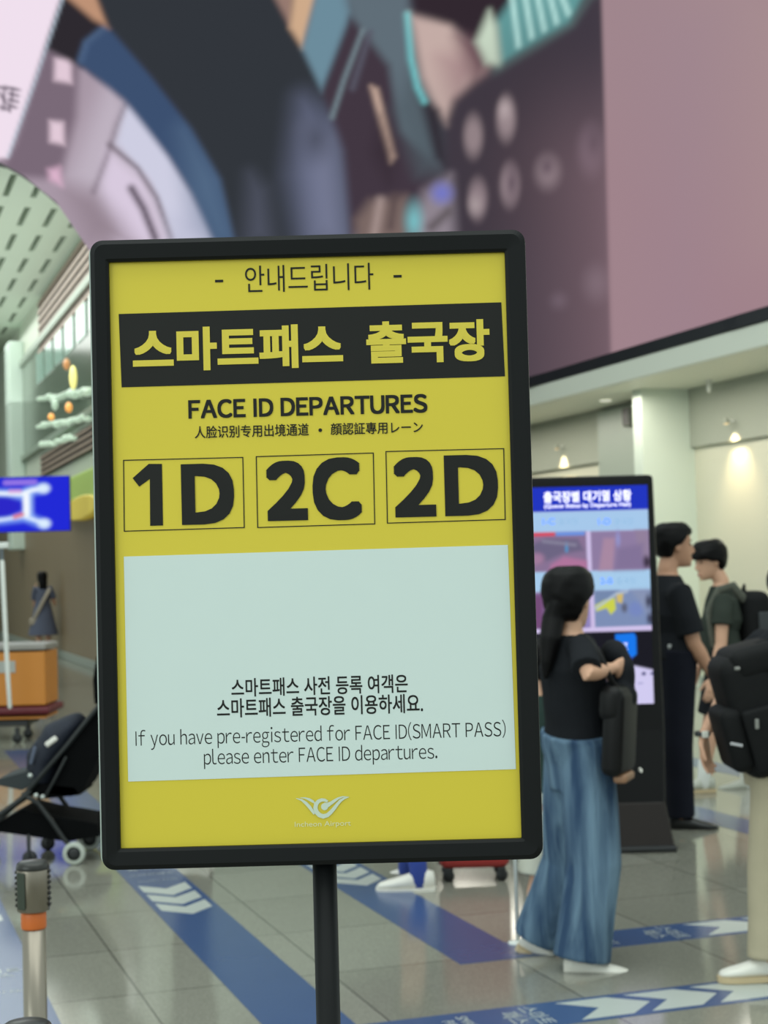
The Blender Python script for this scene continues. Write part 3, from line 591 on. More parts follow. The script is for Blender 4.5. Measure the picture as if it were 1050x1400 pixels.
def denim():
    m = mat('washed_blue_denim', (72,96,122), .85, var=.25, scale=5, bump=.3, spec=.15); nt = m.node_tree; n = nt.nodes; b = n['Principled BSDF']
    tc = n.new('ShaderNodeTexCoord'); w = n.new('ShaderNodeTexNoise'); mp = n.new('ShaderNodeMapping'); mp.inputs['Scale'].default_value = (14,14,1.6); w.inputs['Scale'].default_value = 1; w.inputs['Detail'].default_value = 5; w.inputs['Distortion'].default_value = .6
    nt.links.new(tc.outputs['Object'], mp.inputs[0]); nt.links.new(mp.outputs[0], w.inputs[0])
    r = n.new('ShaderNodeValToRGB'); r.color_ramp.elements[0].position = .36; r.color_ramp.elements[0].color = (*lin((50,72,100)), 1); r.color_ramp.elements[1].position = .66; r.color_ramp.elements[1].color = (*lin((112,138,158)), 1)
    nt.links.new(w.outputs['Fac'], r.inputs[0]); nt.links.new(r.outputs[0], b.inputs['Base Color'])
    bp = n.new('ShaderNodeBump'); bp.inputs['Strength'].default_value = .7; bp.inputs['Distance'].default_value = .05; nt.links.new(w.outputs['Fac'], bp.inputs['Height']); nt.links.new(bp.outputs[0], b.inputs['Normal']); return m
HEAD = [(-.113,.020,.072,.010), (-.104,.036,.088,.020), (-.090,.046,.094,.040), (-.072,.054,.094,.056), (-.045,.062,.093,.072), (-.012,.069,.089,.090), (.014,.072,.086,.098), (.038,.075,.092,.101), (.066,.073,.086,.100), (.090,.062,.066,.085), (.105,.042,.042,.060), (.112,.018,.016,.028)]
def head_ring(z, w, f, b, n=28, t=None):
    out = []
    for i in range(n):
        q = 2*math.pi*i/n; c_, s_ = math.cos(q), math.sin(q); e = .86
        x = w*math.copysign(abs(s_)**e, s_); y = (f if c_ > 0 else b)*math.copysign(abs(c_)**e, c_)
        d = t(q if q <= math.pi else q-2*math.pi, z) if t else 0; l = max(math.hypot(x, y), 1e-4)
        out.append(Vector((x*(1+d/l), y*(1+d/l), z + (max(d, 0)*max(0, z/.11)**2 if t else 0))))
    return out
def lerp_head(z):
    zs = [h[0] for h in HEAD]; return [float(np.interp(z, zs, [h[i] for h in HEAD])) for i in (1, 2, 3)]
def smooth(a, b, x): k = min(max((x-a)/(b-a), 0), 1); return k*k*(3-2*k)
def hair_thickness(style):
    def t(q, z):
        a = abs(math.degrees(q))
        front, side, nape, T = {'short': (.064, .010, -.062, .026), 'fringe': (.026, .002, -.070, .032), 'tied': (.066, .0, -.080, .024), 'long': (.06, -.08, -.12, .03)}[style]
        if a < 55: zm = front
        elif a < 85: zm = front + (side-front)*(a-55)/30
        elif a < 115: zm = side + (nape-side)*smooth(85, 125, a)
        else: zm = side + (nape-side)*smooth(85, 125, a)
        nz = noise.noise(Vector((q*2.2, z*40, 1.3)))*.005
        return -.012 + (T + .012 + nz)*smooth(zm-.012, zm+.016, z)
    return t
class Pose(dict): pass
def person(label, root, phi, h=1.7, J=None, sw=.185, skin=SKIN, hair='short', top=None, bottom=None, shoes=(SHOEW, SOLEC), head_yaw=None, head_tilt=0, ponytail=None, group=None,
           toes=None, heel_lift=(0,0), shirt_hem=.86, sleeve=.62, shorts=False, legw=(.105,.095,.078,.072), dress=False, socks=None, fine=.007, curl=.5, long_sleeve=False, shirt_w=1.0, rise=.55, head_size=1.0):
    s = h/1.7; F = Vector((math.cos(phi), math.sin(phi), 0)); R = Vector((math.sin(phi), -math.cos(phi), 0)); Z = Vector((0,0,1))
    L = lambda a, b, c: (R*a + F*b + Z*c)*s
    D = {'pelvis': L(0,0,.95), 'waist': L(0,.01,1.08), 'chest': L(0,.015,1.27), 'neck': L(0,-.012,1.435), 'head': L(0,.025,1.588)}
    for k_, sg in (('R', 1), ('L', -1)):
        D['sh'+k_] = L(sg*sw, -.01, 1.385); D['el'+k_] = L(sg*(sw+.045), -.03, 1.10); D['wr'+k_] = L(sg*(sw+.05), .06, .865)
        D['hip'+k_] = L(sg*.09, 0, .915); D['kn'+k_] = L(sg*.095, .02, .49); D['an'+k_] = L(sg*.095, -.04, .085)
    root = Vector((root.x, root.y, 0))
    J = dict(J or {})
    if 'chest' in J:                            # shoulders follow a moved chest unless placed
        for k_, sg in (('R', 1), ('L', -1)): D['sh'+k_] = (J['chest']-root) + L(sg*sw, -.02, .115)
        if 'neck' not in J: D['neck'] = (J['chest']-root) + L(0,-.02,.165)
    for k_, v_ in J.items(): D[k_] = v_ - root
    t = thing('person', label, 'person', root, 0, group)
    hf = phi if head_yaw is None else head_yaw; HF = Vector((math.cos(hf), math.sin(hf), 0)); HR = Vector((math.sin(hf), -math.cos(hf), 0))
    HM = Matrix((HR, HF, Z)).transposed() @ Matrix.Rotation(-head_tilt, 3, 'X'); hs = head_size*(s if h > 1.3 else s*1.15)
    hp = lambda v: D['head'] + HM @ (Vector(v)*hs)
    # ---- body: one continuous skin
    bm = BM()
    spine = [D['pelvis']-Z*.09*s, D['pelvis'], D['waist'], (D['waist']+D['chest'])/2, D['chest'], D['chest']*.35+D['neck']*.65-Z*.02*s, D['neck']]
    rad = [(.13,.10), (.160,.112), (.132,.096), (.140,.10), (.155,.108), (.145,.085), (.06,.06)]; kx = sw/.185
    tube(bm, spine, [(a*s*kx, b*s) for a, b in rad], ref=F, n=20)
    tube(bm, [D['neck']-Z*.04*s, D['neck']+Z*.03*s, hp((0,-.02,-.03))], [.062*s*kx, .054*s*kx, .052*s*kx], n=16)
    rings(bm, [[hp(p) for p in head_ring(*r)] for r in HEAD])
    tube(bm, [hp((0,.080,.030)), hp((0,.098,.0)), hp((0,.108,-.026)), hp((0,.098,-.036))], [.008*hs, .010*hs, .0125*hs, .010*hs], n=10)
    for sg in (1, -1):
        ell(bm, hp((sg*.010,.094,-.034)), Vector((.009,.009,.007))*hs, sub=2)
        ell(bm, hp((sg*.075,-.006,.0)), Vector((.010,.019,.032))*hs, rot=HM @ Matrix.Rotation(sg*.25, 3, 'Z'), sub=2)
    ell(bm, hp((0,.092,-.066)), Vector((.022,.010,.006))*hs, rot=HM, sub=2); ell(bm, hp((0,.090,-.077)), Vector((.018,.010,.006))*hs, rot=HM, sub=2); ell(bm, hp((0,.082,-.100)), Vector((.020,.014,.012))*hs, rot=HM, sub=2)
    hand_n = {}
    for k_, sg in (('R', 1), ('L', -1)):
        sh, el, wr = D['sh'+k_], D['el'+k_], D['wr'+k_]
        tube(bm, [D['chest']*.3+D['neck']*.7-Z*.03*s, sh, sh.lerp(el, .35), sh.lerp(el, .75), el, el.lerp(wr, .3), el.lerp(wr, .75), wr], [v_*s for v_ in (.055,.056*kx,.049*kx,.043*kx,.040*kx,.042*kx,.031*kx,.026*kx)], n=14)
        d = D.get('hd'+k_, None); d = ((wr-el).normalized() if d is None else (d+root).normalized()); nrm = D.get('hn'+k_, None); nrm = (-R*sg if nrm is None else (nrm+root)); nrm = (nrm - d*nrm.dot(d)).normalized(); side = d.cross(nrm)*(1 if sg > 0 else -1)
        if side.dot(F) < 0 and 'hn'+k_ not in D: side = -side
        pl = wr + d*.045*s; pe = wr + d*.088*s
        tube(bm, [wr, pl, pe], [(.026*s,.017*s), (.038*s,.016*s), (.040*s,.013*s)], ref=nrm, n=14)
        for q, (o_, ln, cu2) in enumerate(((.030,.070,.8), (.010,.078,1), (-.010,.072,1.1), (-.029,.056,1.25))):
            b0 = wr + d*.075*s + side*o_*s; b1 = wr + d*(.092 if q in (1, 2) else .087)*s + side*(o_*1.06)*s; ang = 0; pts_ = [b0, b1]; p = b1
            for f_, a_ in ((.45,.35), (.32,.6), (.25,.5)):
                ang += a_*curl*cu2; p = p + (d*math.cos(ang) + nrm*math.sin(ang))*ln*f_*s; pts_.append(p)
            tube(bm, pts_, [v_*s for v_ in (.009,.0092,.0088,.0082,.0072)], n=8)
        tb = wr + d*.022*s + side*.024*s; td = (d*.68 + side*.62 + nrm*.38).normalized(); t2 = (d*.9 + side*.25 + nrm*.4).normalized()
        tube(bm, [tb, tb+td*.035*s, tb+td*.035*s+t2*.032*s, tb+td*.035*s+t2*.056*s], [v_*s for v_ in (.013,.0115,.0105,.0085)], n=8)
    feet = {}
    for i, (k_, sg) in enumerate((('R', 1), ('L', -1))):
        hp_, kn, an = D['hip'+k_], D['kn'+k_], D['an'+k_]
        tube(bm, [hp_+Z*.03*s, hp_.lerp(kn, .35), hp_.lerp(kn, .8), kn, kn.lerp(an, .28), kn.lerp(an, .7), an], [v_*s for v_ in (.088,.082,.062,.054,.057,.042,.037)], n=16)
        tf = (toes[i] if toes else F); tf = Vector((tf[0], tf[1], 0)).normalized(); lift = heel_lift[i]
        dr = (tf*math.cos(lift) - Z*math.sin(lift)).normalized(); up = (Z*math.cos(lift) + tf*math.sin(lift)).normalized(); feet[k_] = (an, dr, up)
        tube(bm, [an-up*.02*s-dr*.03*s, an-up*.035*s+dr*.06*s, an-up*.052*s+dr*.14*s], [.03*s, .033*s, .024*s], n=10)
    remesh('body', bm, fine, skin, t, 3)
    # ---- face
    for sg in (1, -1):
        obj('eye', ell(BM(), hp((sg*.031,.083,.012)), Vector((.012,.006,.006))*hs, rot=HM, sub=2), EYEM, t, True)
        bm = BM(); tube(bm, [hp((sg*.016,.093,.030)), hp((sg*.034,.090,.035)), hp((sg*.048,.080,.031))], [.0028*hs]*3, n=6); obj('eyebrow', bm, HAIR, t, True)
    obj('mouth', ell(BM(), hp((0,.0965,-.071)), Vector((.022,.008,.006))*hs, rot=HM, sub=2), LIP, t, True)
    # ---- hair
    tf_ = hair_thickness(hair); zz = [-.112+i*.224/30 for i in range(31)]
    bm = BM(); rings(bm, [[hp(p) for p in head_ring(z, *lerp_head(z), n=40, t=tf_)] for z in zz]); 
    if ponytail: 
        pp = [p-root for p in ponytail]; tube(bm, [hp((0,-.09,.0))]+pp, [.035*hs]+[r_*s for r_ in (.042,.05,.046,.030,.014)[-len(pp):]], n=14)
    if hair == 'long': tube(bm, [hp((0,-.06,.02)), hp((0,-.085,-.08)), hp((0,-.09,-.17)), hp((0,-.085,-.25))], [(.085*hs,.06*hs), (.088*hs,.05*hs), (.08*hs,.04*hs), (.06*hs,.02*hs)], ref=HF, n=18)
    remesh('hair', bm, .007, HAIR, t, 2)
    # ---- clothes
    if top:
        bm = BM(); c_ = .014/s; lo_ = D['pelvis'] + Z*(shirt_hem-.95)*s if not dress else D['waist']
        sp_ = [lo_, lo_.lerp(D['waist'], .5), D['waist'], (D['waist']+D['chest'])/2, D['chest'], D['chest']*.35+D['neck']*.65-Z*.022*s, D['neck']-Z*.005*s]
        if dress: sp_[1] = lo_ + Z*.01; sp_[2] = lo_ + Z*.02
        rd = [(.180,.135), (.172,.130), (.160,.122), (.162,.124), (.172,.126), (.160,.100), (.072,.070)]
        tube(bm, sp_, [(a*s*kx*shirt_w, b*s*shirt_w) for a, b in rd], ref=F, n=22, caps=False)
        for k_ in 'RL':
            sh, el, wr = D['sh'+k_], D['el'+k_], D['wr'+k_]
            if long_sleeve: tube(bm, [D['chest']*.3+D['neck']*.7-Z*.04*s, sh, sh.lerp(el, .5), el, el.lerp(wr, .5), el.lerp(wr, .92)], [v_*s for v_ in (.062,.072,.062,.055,.048,.038)], n=16)
            else: tube(bm, [D['chest']*.3+D['neck']*.7-Z*.04*s, sh-Z*.004, sh.lerp(el, sleeve*.5), sh.lerp(el, sleeve)], [v_*s*kx for v_ in (.062,.072,.071,.074)], n=16, caps=False)
        if dress:
            w_ = D['waist']; tube(bm, [w_+Z*.04*s, w_-Z*.08*s, w_-Z*.25*s, w_-Z*.48*s, w_-Z*.62*s], [(.145*s,.115*s), (.175*s,.14*s), (.215*s,.18*s), (.27*s,.23*s), (.30*s,.26*s)], ref=F, n=24, caps=False)
        remesh('dress' if dress else 'shirt', bm, .008, top, t, 3)
    if bottom:
        bm = BM(); P_ = D['pelvis']; tube(bm, [P_-Z*.15*s, P_-Z*.04*s, P_+Z*.03*s, P_.lerp(D['waist'], rise)], [(.150*s*kx,.118*s), (.172*s*kx,.128*s), ((.166 if rise < .7 else .190)*s*kx,(.122 if rise < .7 else .146)*s), ((.148 if rise < .7 else .188)*s*kx,(.110 if rise < .7 else .150)*s)], ref=F, n=22, caps=False)
        for k_ in 'RL':
            hp_, kn, an = D['hip'+k_], D['kn'+k_], D['an'+k_]
            if shorts: tube(bm, [hp_+Z*.05*s, hp_.lerp(kn, .4), hp_.lerp(kn, .92)], [legw[0]*s, legw[1]*s, legw[2]*s], n=18, caps=False)
            else: tube(bm, [hp_+Z*.07*s, hp_.lerp(kn, .45), kn, kn.lerp(an, .5), kn.lerp(an, .98)], [legw[0]*s, legw[1]*s, (legw[1]+legw[2])/2*s, legw[2]*s, legw[3]*s], n=18, caps=False)
        remesh('shorts' if shorts else 'trousers', bm, .008, bottom, t, 3)
    for k_ in 'RL':
        an, dr, up = feet[k_]; sd = dr.cross(up); q0 = an - up*.085*s
        if socks: bm = BM(); kn = D['kn'+k_]; tube(bm, [an-up*.03*s, an+(kn-an)*.08, an+(kn-an)*.30], [.046*s,.043*s,.050*s], n=14); obj('sock', bm, socks, t, True)
        def P2(x, z): return q0 + dr*x*s + up*z*s
        bm = BM(); rs = []
        for x, wd, z0, z1 in ((-.075,.018,.030,.075), (-.068,.030,.02,.100), (-.035,.037,.018,.108), (.02,.039,.018,.100), (.07,.043,.018,.082), (.12,.047,.018,.066), (.16,.044,.018,.056), (.19,.034,.02,.046), (.203,.016,.025,.036)):
            rs.append([P2(x, (z0+z1)/2+(z1-z0)/2*math.sin(q)) + sd*wd*s*math.copysign(abs(math.cos(q))**.7, math.cos(q)) for q in (2*math.pi*i/16 for i in range(16))])
        rings(bm, rs); so = obj('shoe', bm, shoes[0], t, True)
        bm = BM(); rs = []
        for x, wd in ((-.08,.018), (-.07,.034), (-.03,.039), (.02,.040), (.07,.044), (.12,.049), (.165,.046), (.195,.036), (.21,.016)):
            rs.append([P2(x, .024) + sd*wd*s, P2(x, .024) - sd*wd*s, P2(x, 0) - sd*wd*.96*s, P2(x, 0) + sd*wd*.96*s])
        rings(bm, rs); obj('sole', bm, shoes[1], so)
    return t
def rb(center, size, bev, rotz=0, tilt=0):
    return box(BM(), [-v_/2 for v_ in size], [v_/2 for v_ in size], bev, 4, Matrix.Translation(center) @ Matrix.Rotation(rotz, 4, 'Z') @ Matrix.Rotation(tilt, 4, 'Y'))
def strap(name, pts, w, th, material, parent, org):
    bm = BM(); tube(bm, [p-org for p in pts], [(w, th)]*len(pts), n=10); return obj(name, bm, material, parent, True)

# --- woman in jeans walking past the kiosk
gA = ground(806, 1326); YA = gA.y
wa = at
person('woman with black ponytail in black tee and wide blue jeans', gA, math.radians(38), 1.57, dict(
    pelvis=at(790,1030,YA+.1), waist=at(788,985,YA+.08), chest=at(782,912,YA+.06), neck=at(781,866,YA+.06), head=at(778,822,YA+.08),
    shR=at(797,884,YA-.06), shL=at(762,884,YA+.20), elR=at(803,921,YA-.20), wrR=at(840,913,YA-.06), elL=at(800,925,YA+.34), wrL=at(832,908,YA+.24), hdL=Vector((.3,.2,-.9)),
    hipR=at(803,1040,YA+.04), hipL=at(779,1040,YA+.15), knR=at(812,1180,YA+.02), anR=at(795,1313,YA-.0), knL=at(778,1175,YA+.24), anL=at(738,1285,YA+.30)),
    sw=.16, hair='tied', top=BLK, bottom=denim(), toes=((1,-.1), (.95,-.3)), heel_lift=(0,.45), shirt_hem=.99, sleeve=.86, rise=.72, head_size=1.10, legw=(.108,.118,.116,.122), head_yaw=math.radians(55), fine=.006,
    ponytail=[at(757,845,YA+.02), at(752,875,YA-.02), at(748,905,YA-.03), at(746,925,YA-.03)], shirt_w=1.03, shoes=(SHOEW, SOLEC))
bo = at(848,1000,YA-.08); t = thing('shoulder_bag', 'black leather shoulder bag with tan base hanging at the hip of the jeans woman', 'bag', bo)
LEATH = mat('black_bag_leather', (12,12,13), .5, var=.15, spec=.25)
obj('bag_body', rb((0,.02,.0), (.085,.24,.33), .035, math.radians(-24), math.radians(4)), LEATH, t, True); obj('bag_base', rb((.012,.02,-.175), (.055,.16,.035), .014, math.radians(-20)), mat('tan_bag_leather', (150,112,84), .5), t, True)
obj('bag_flap', rb((-.004,.02,.11), (.095,.25,.14), .04, math.radians(-24), math.radians(4)), LEATH, t, True)
obj('tag', rb((.062,-.07,-.14), (.008,.05,.014), .003), SHOEW, t)
bm = BM(); tube(bm, [Vector((0,.0,.16)), at(838,935,YA-.13)-bo, at(818,890,YA-.14)-bo, at(799,868,YA-.07)-bo, at(800,880,YA+.05)-bo, at(830,940,YA+.05)-bo, Vector((0,.06,.16))], [(.012,.006)]*7, n=8); obj('shoulder_strap', bm, LEATH, t, True)
cv = at(843,898,YA+.07); o = remesh('cardigan', ell(ell(ell(BM(), Vector((-.01,0,.01)), Vector((.055,.09,.06))), Vector((.02,-.03,-.07)), Vector((.045,.09,.10))), Vector((-.005,-.06,-.15)), Vector((.07,.10,.075))), .012, BLK, None); o.location = cv; tag(o, 'dark bundled cardigan held in the arms of the jeans woman', 'cardigan')

# --- man in black uniform shirt, facing right
gB = ground(924, 1131)
person('man in black short-sleeved shirt and navy trousers standing behind the kiosk', gB, math.radians(22), 1.80, dict(
    head=at(922,748,gB.y+.02), neck=at(913,785,gB.y), chest=at(912,840,gB.y), shR=at(930,812,gB.y-.16), elR=at(949,880,gB.y-.17), wrR=at(973,922,gB.y-.13),
    knR=at(926,1020,gB.y-.09), anR=at(931,1118,gB.y-.06)), sw=.19, skin=SKINB, hair='short', top=BLK, bottom=NAVY, shoes=(SHOEB, SHOEB), head_yaw=math.radians(8), toes=((1,-.12), (1,.4)), shirt_hem=.93, sleeve=.8, legw=(.105,.092,.08,.078), fine=.006, curl=.7)
bd = at(917,891,gB.y-.15); t = thing('badge_holder', 'small navy badge with pale clip at the hip of the man in black', 'badge', bd)
obj('holder', rb((0,0,-.03), (.05,.02,.075), .006), mat('navy_plastic', (40,40,90), .4), t, True); obj('clip', rb((0,-.004,.03), (.034,.018,.028), .006), mat('pale_clip', (170,172,170), .4), t, True)
# --- young man facing left with a backpack
gC = ground(992, 1082)
person('man in dark olive tee and black shorts facing left with a black backpack', gC, math.radians(186), 1.73, dict(
    head=at(970,768,gC.y), neck=at(986,800,gC.y), chest=at(988,846,gC.y), shL=at(988,824,gC.y-.16), elL=at(986,880,gC.y-.2), wrL=at(976,927,gC.y-.22), elR=at(968,885,gC.y+.2), wrR=at(955,912,gC.y+.12),
    anL=at(962,1066,gC.y-.05), knL=at(972,985,gC.y-.05), anR=at(1022,1066,gC.y+.15), knR=at(1010,985,gC.y+.12)), sw=.18, hair='fringe', top=OLIVE, bottom=BLK, shorts=True, legw=(.105,.105,.10), shoes=(SHOEG, SOLEC), head_tilt=.18, head_yaw=math.radians(200), socks=SOCKW, shirt_hem=.90, sleeve=.55, fine=.006, shirt_w=1.04)
bo = at(1030,868,gC.y+.02); t = thing('backpack', 'black backpack on the back of the man in olive tee', 'backpack', bo)
PACK = mat('black_pack_nylon', (13,14,15), .7, var=.2, scale=25, bump=.1, spec=.2); PACKG = mat('grey_pack_panel', (44,48,50), .6)
obj('pack_body', rb((0,0,0), (.20,.32,.60), .07), PACK, t, True); obj('pocket', rb((.11,0,-.12), (.07,.26,.28), .03), PACK, t, True); obj('side_panel', rb((.05,-.165,-.02), (.10,.02,.36), .008), PACKG, t, True)
for dy in (-.13, .13):
    strap('shoulder_strap', [bo+Vector((-.08,dy,.24)), at(1002,800,gC.y+dy*1.1), at(983,806,gC.y+dy*1.2), at(969,835,gC.y+dy*1.2), at(975,880,gC.y+dy*1.25), bo+Vector((-.08,dy,-.2))], .028, .008, mat('mottled_strap', (88,90,80), .8, var=.5, scale=60), t, bo)
bm = BM(); tube(bm, [Vector((-.06,-.05,.29)), Vector((-.05,0,.34)), Vector((-.06,.05,.29))], [.010]*3, n=8); obj('top_handle', bm, PACK, t, True)
# --- person at the right edge with a backpack worn in front
gD = ground(1066, 1336); YD = gD.y
person('person in beige trousers mostly cut off by the right edge', gD, math.radians(180), 1.53, dict(
    head=at(1085,813,YD), neck=at(1082,858,YD), elR=at(1004,925,YD+.16), wrR=at(962,1006,YD+.08), hnR=Vector((.75,-.66,0)), hdR=Vector((.06,-.02,-1)), elL=at(1110,960,YD-.2), wrL=at(1112,1050,YD-.15),
    anL=at(1050,1312,YD-.06), knL=at(1052,1190,YD-.05), anR=at(1090,1310,YD+.2), knR=at(1085,1190,YD+.12)), sw=.165, hair='fringe', top=BLK, bottom=BEIGE, shoes=(SHOEW, SOLEC), legw=(.105,.098,.085,.085), sleeve=.5, fine=.006, curl=.55, head_yaw=math.radians(95))
bo = at(1029,973,YD-.05); t = thing('backpack', 'large black backpack with pale zip pulls worn in front by the person at right edge', 'backpack', bo)
tl_ = math.radians(-14)
obj('pack_body', rb((.0,0,0), (.21,.32,.46), .06, 0, tl_), PACK, t, True); obj('front_pocket', rb((-.085,-.02,-.09), (.09,.28,.24), .035, 0, tl_), PACK, t, True); obj('side_pocket', rb((.03,-.165,-.08), (.17,.04,.24), .018, 0, tl_), PACK, t, True)
obj('flap', rb((.02,0,.20), (.25,.33,.12), .04, 0, tl_), PACK, t, True)
obj('zip_pull', rb(at(1035,990,YD-.26)-bo, (.014,.008,.036), .003), mat('pale_zip_metal', (140,140,135), .4, metal=.6), t); obj('logo_patch', rb(at(1007,1018,YD-.25)-bo, (.045,.008,.010), .002, 0, math.radians(12)), mat('pale_patch', (175,175,178), .5), t)
obj('zip_pull', rb(at(1008,914,YD-.24)-bo, (.02,.008,.012), .003), MATS['pale_zip_metal'], t)
for dy in (-.12, .12): strap('shoulder_strap', [bo+Vector((.05,dy,.22)), at(1040,880,YD+dy), at(1066,872,YD+dy*.95), at(1098,895,YD+dy), at(1096,960,YD+dy*1.2), bo+Vector((.10,dy,-.18))], .025, .007, PACK, t, bo)
wt = at(960,1003,YD+.08); t = thing('wristwatch', 'wristwatch with pale face on the hanging hand at right', 'watch', wt)
bm = BM(); lathe(bm, [(.026,-.009), (.029,-.009), (.029,.009), (.026,.009)], n=24, ring_=True); obj('watch_band', bm, PACKG, t, True); obj('watch_case', rb((.006,-.03,0), (.026,.008,.026), .004), mat('pale_watch_face', (225,225,215), .3), t)
# --- child in shorts half hidden behind the sign and the jeans woman
gE = ground(750, 1285)
person('child in dark green top and pale shorts behind the jeans woman', gE, math.radians(70), 1.22, dict(anL=at(725,1262,gE.y-.05), knL=at(737,1200,gE.y), hipL=at(740,1118,gE.y), anR=at(768,1262,gE.y+.05), knR=at(764,1200,gE.y+.05), hipR=at(762,1118,gE.y)),
    sw=.17, hair='fringe', top=GREEN, bottom=SHORTW, shorts=True, legw=(.115,.12,.125), socks=None)
# --- person whose white shoes and blue socks show under the sign
gF = ground(566, 1216)
person('person in white shoes and blue socks seen below the sign', gF, math.radians(176), 1.72, dict(anL=at(573,1195,gF.y-.02), anR=at(556,1190,gF.y+.45)), hair='short', top=OLIVE, bottom=NAVY, shorts=True, legw=(.105,.1,.098), socks=SOCKB, shoes=(SHOEW, SHOEW))
# --- far woman by the left wall
gH = ground(60, 900)
person('distant woman in grey blue dress standing by the tan wall', gH, math.radians(112), 1.64, dict(elR=at(75,826,gH.y+.1), wrR=at(66,808,gH.y+.35), elL=at(47,828,gH.y+.1), wrL=at(48,806,gH.y+.3)), sw=.16, hair='long', top=DRESS, dress=True, shoes=(SHOEW, SHOEW), fine=.010, socks=SOCKW)
t = thing('crossbody_bag', 'pale crossbody strap and pouch on the distant woman in the dress', 'bag', at(50,850,gH.y-.2)); bo = at(50,850,gH.y-.2)
STR = mat('pale_strap', (165,155,140), .7); strap('strap', [at(68,805,gH.y-.12), at(60,820,gH.y-.17), at(53,834,gH.y-.18), at(47,846,gH.y-.16)], .035, .012, STR, t, bo); obj('pouch', rb(at(46,850,gH.y-.12)-bo, (.16,.10,.14), .03), STR, t, True)

# ================================================================ STROLLER and its pusher
gS = ground(103, 1181); YS = gS.y; so_ = Vector((at(80,1100,YS).x, YS+.24, 0))
st = thing('stroller', 'black folding stroller cut off by the left edge and the sign', 'stroller', so_)
q = lambda x, y, d=0: at(x, y, YS) - so_ + Vector((0, d, 0))
TUB = mat('grey_black_stroller_tube', (24,28,28), .5, var=.05); FAB = mat('black_stroller_fabric', (7,8,9), .85, var=.2, scale=15, bump=.2, spec=.1)
for d in (0, .47):
    bm = BM(); tube(bm, [q(196,893,d), q(165,925,d), q(135,965,d), q(91,1020,d), q(36,1084,d)], [.013]*5, n=10); obj('push_tube', bm, TUB, st, True)
    bm = BM(); tube(bm, [q(40,1083,d), q(22,1098,d), q(-8,1119,d), q(-40,1150,d)], [.015]*4, n=10); obj('front_leg', bm, TUB, st, True)
    bm = BM(); tube(bm, [q(32,1086,d), q(52,1098,d), q(70,1122,d), q(88,1148,d), q(103,1163,d)], [.014]*5, n=10); obj('rear_leg', bm, TUB, st, True)
    bm = BM(); tube(bm, [q(90,1036,d), q(75,1065,d), q(62,1089,d)], [.009]*3, n=8); obj('brace', bm, TUB, st, True)
    for nm, cx, cy, r in (('rear_wheel',103,1165,.062), ('front_wheel',-40,1160,.055)):
        c_ = q(cx, cy, d-.035); c_.z = r
        w_ = obj(nm, lathe(BM(), [(r*.62,-.014), (r*.92,-.016), (r,-.008), (r,.008), (r*.92,.016), (r*.62,.014)], n=32, loc=c_, axis='Y', ring_=True), mat('grey_white_tyre', (176,182,172), .5), st, True)
        obj('hub', lathe(BM(), [(.001,-.012), (r*.2,-.014), (r*.63,-.008), (r*.63,.008), (r*.2,.014), (.001,.012)], n=24, loc=c_, axis='Y'), BLACK, w_, True)
    c_ = q(41, 1160, d-.01); c_.z = .04
    w_ = obj('caster', lathe(BM(), [(.001,-.013), (.028,-.014), (.04,-.008), (.04,.008), (.028,.014), (.001,.013)], n=24, loc=c_, axis='Y'), BLACK, st, True)
    bm = BM(); tube(bm, [c_+Vector((0,-.02,0)), q(39,1143,d)], [.010, .012], n=8); obj('caster_fork', bm, BLACK, w_, True)
def sheet(name, outline, d0, d1, material, bev=.0):
    bm = BM(); prism(bm, [q(x, y, d0) for x, y in outline], Vector((0, d1-d0, 0))); o = obj(name, bm, material, st)
    return o
sheet('seat_back', [(93,1022),(134,968),(152,975),(136,1034),(111,1082),(96,1090),(60,1086)], .03, .44, FAB)
sheet('seat', [(44,1072),(100,1078),(108,1088),(52,1094),(36,1086)], .03, .44, FAB)
sheet('leg_rest', [(-6,1067),(38,1055),(46,1066),(40,1076),(28,1082),(-4,1075)], .04, .43, mat('charcoal_leg_rest', (46,52,54), .8))
sheet('basket', [(-8,1128),(28,1108),(60,1116),(100,1122),(132,1128),(134,1145),(90,1152),(28,1143),(-8,1138)], .03, .44, FAB)
sheet('canopy', [(128,962),(126,930),(131,898),(160,885),(190,905),(165,935),(140,968)], .02, .45, FAB)
bm = BM(); tube(bm, [q(196,893,0), q(203,886,.03), q(206,884,.235), q(203,886,.44), q(196,893,.47)], [.015]*5, n=10); obj('push_handle', bm, BLACK, st, True)
CHR = mat('pale_rivet', (190,196,190), .3, metal=.5)
for x, y in ((42,1060),(59,1089),(50,1087)): obj('rivet', ell(BM(), q(x, y, -.014), Vector((.014,.01,.013)), sub=2), CHR, st, True)
# navy bag lying in the seat
nb = at(66,1030,YS+.2); o = thing('bag', 'dark navy bag with white patch lying in the stroller seat', 'bag', nb)
bm = BM(); qq = lambda x, y: at(x, y, YS+.2)-nb
tube(bm, [qq(60,1066), qq(62,1038), qq(82,1006), qq(104,988)], [(.17,.075), (.18,.09), (.18,.10), (.14,.06)], ref=(-.7,0,.7), n=16); tube(bm, [qq(44,1052), qq(46,1030), qq(56,1012)], [(.12,.02), (.13,.03), (.12,.02)], ref=(-1,0,0), n=12)
remesh('bag_body', bm, .012, mat('dark_navy_cloth', (22,28,42), .75, var=.25, scale=12, bump=.3), o)
obj('patch', rb(at(70,1014,YS+.02)-nb, (.075,.02,.03), .01, 0, math.radians(-35)), SHOEW, o, True); obj('grip_loop', rb(at(45,1033,YS+.02)-nb, (.02,.02,.10), .008, 0, math.radians(15)), mat('slate_cloth', (86,94,112), .8), o, True)
gG = ground(262, 1170)
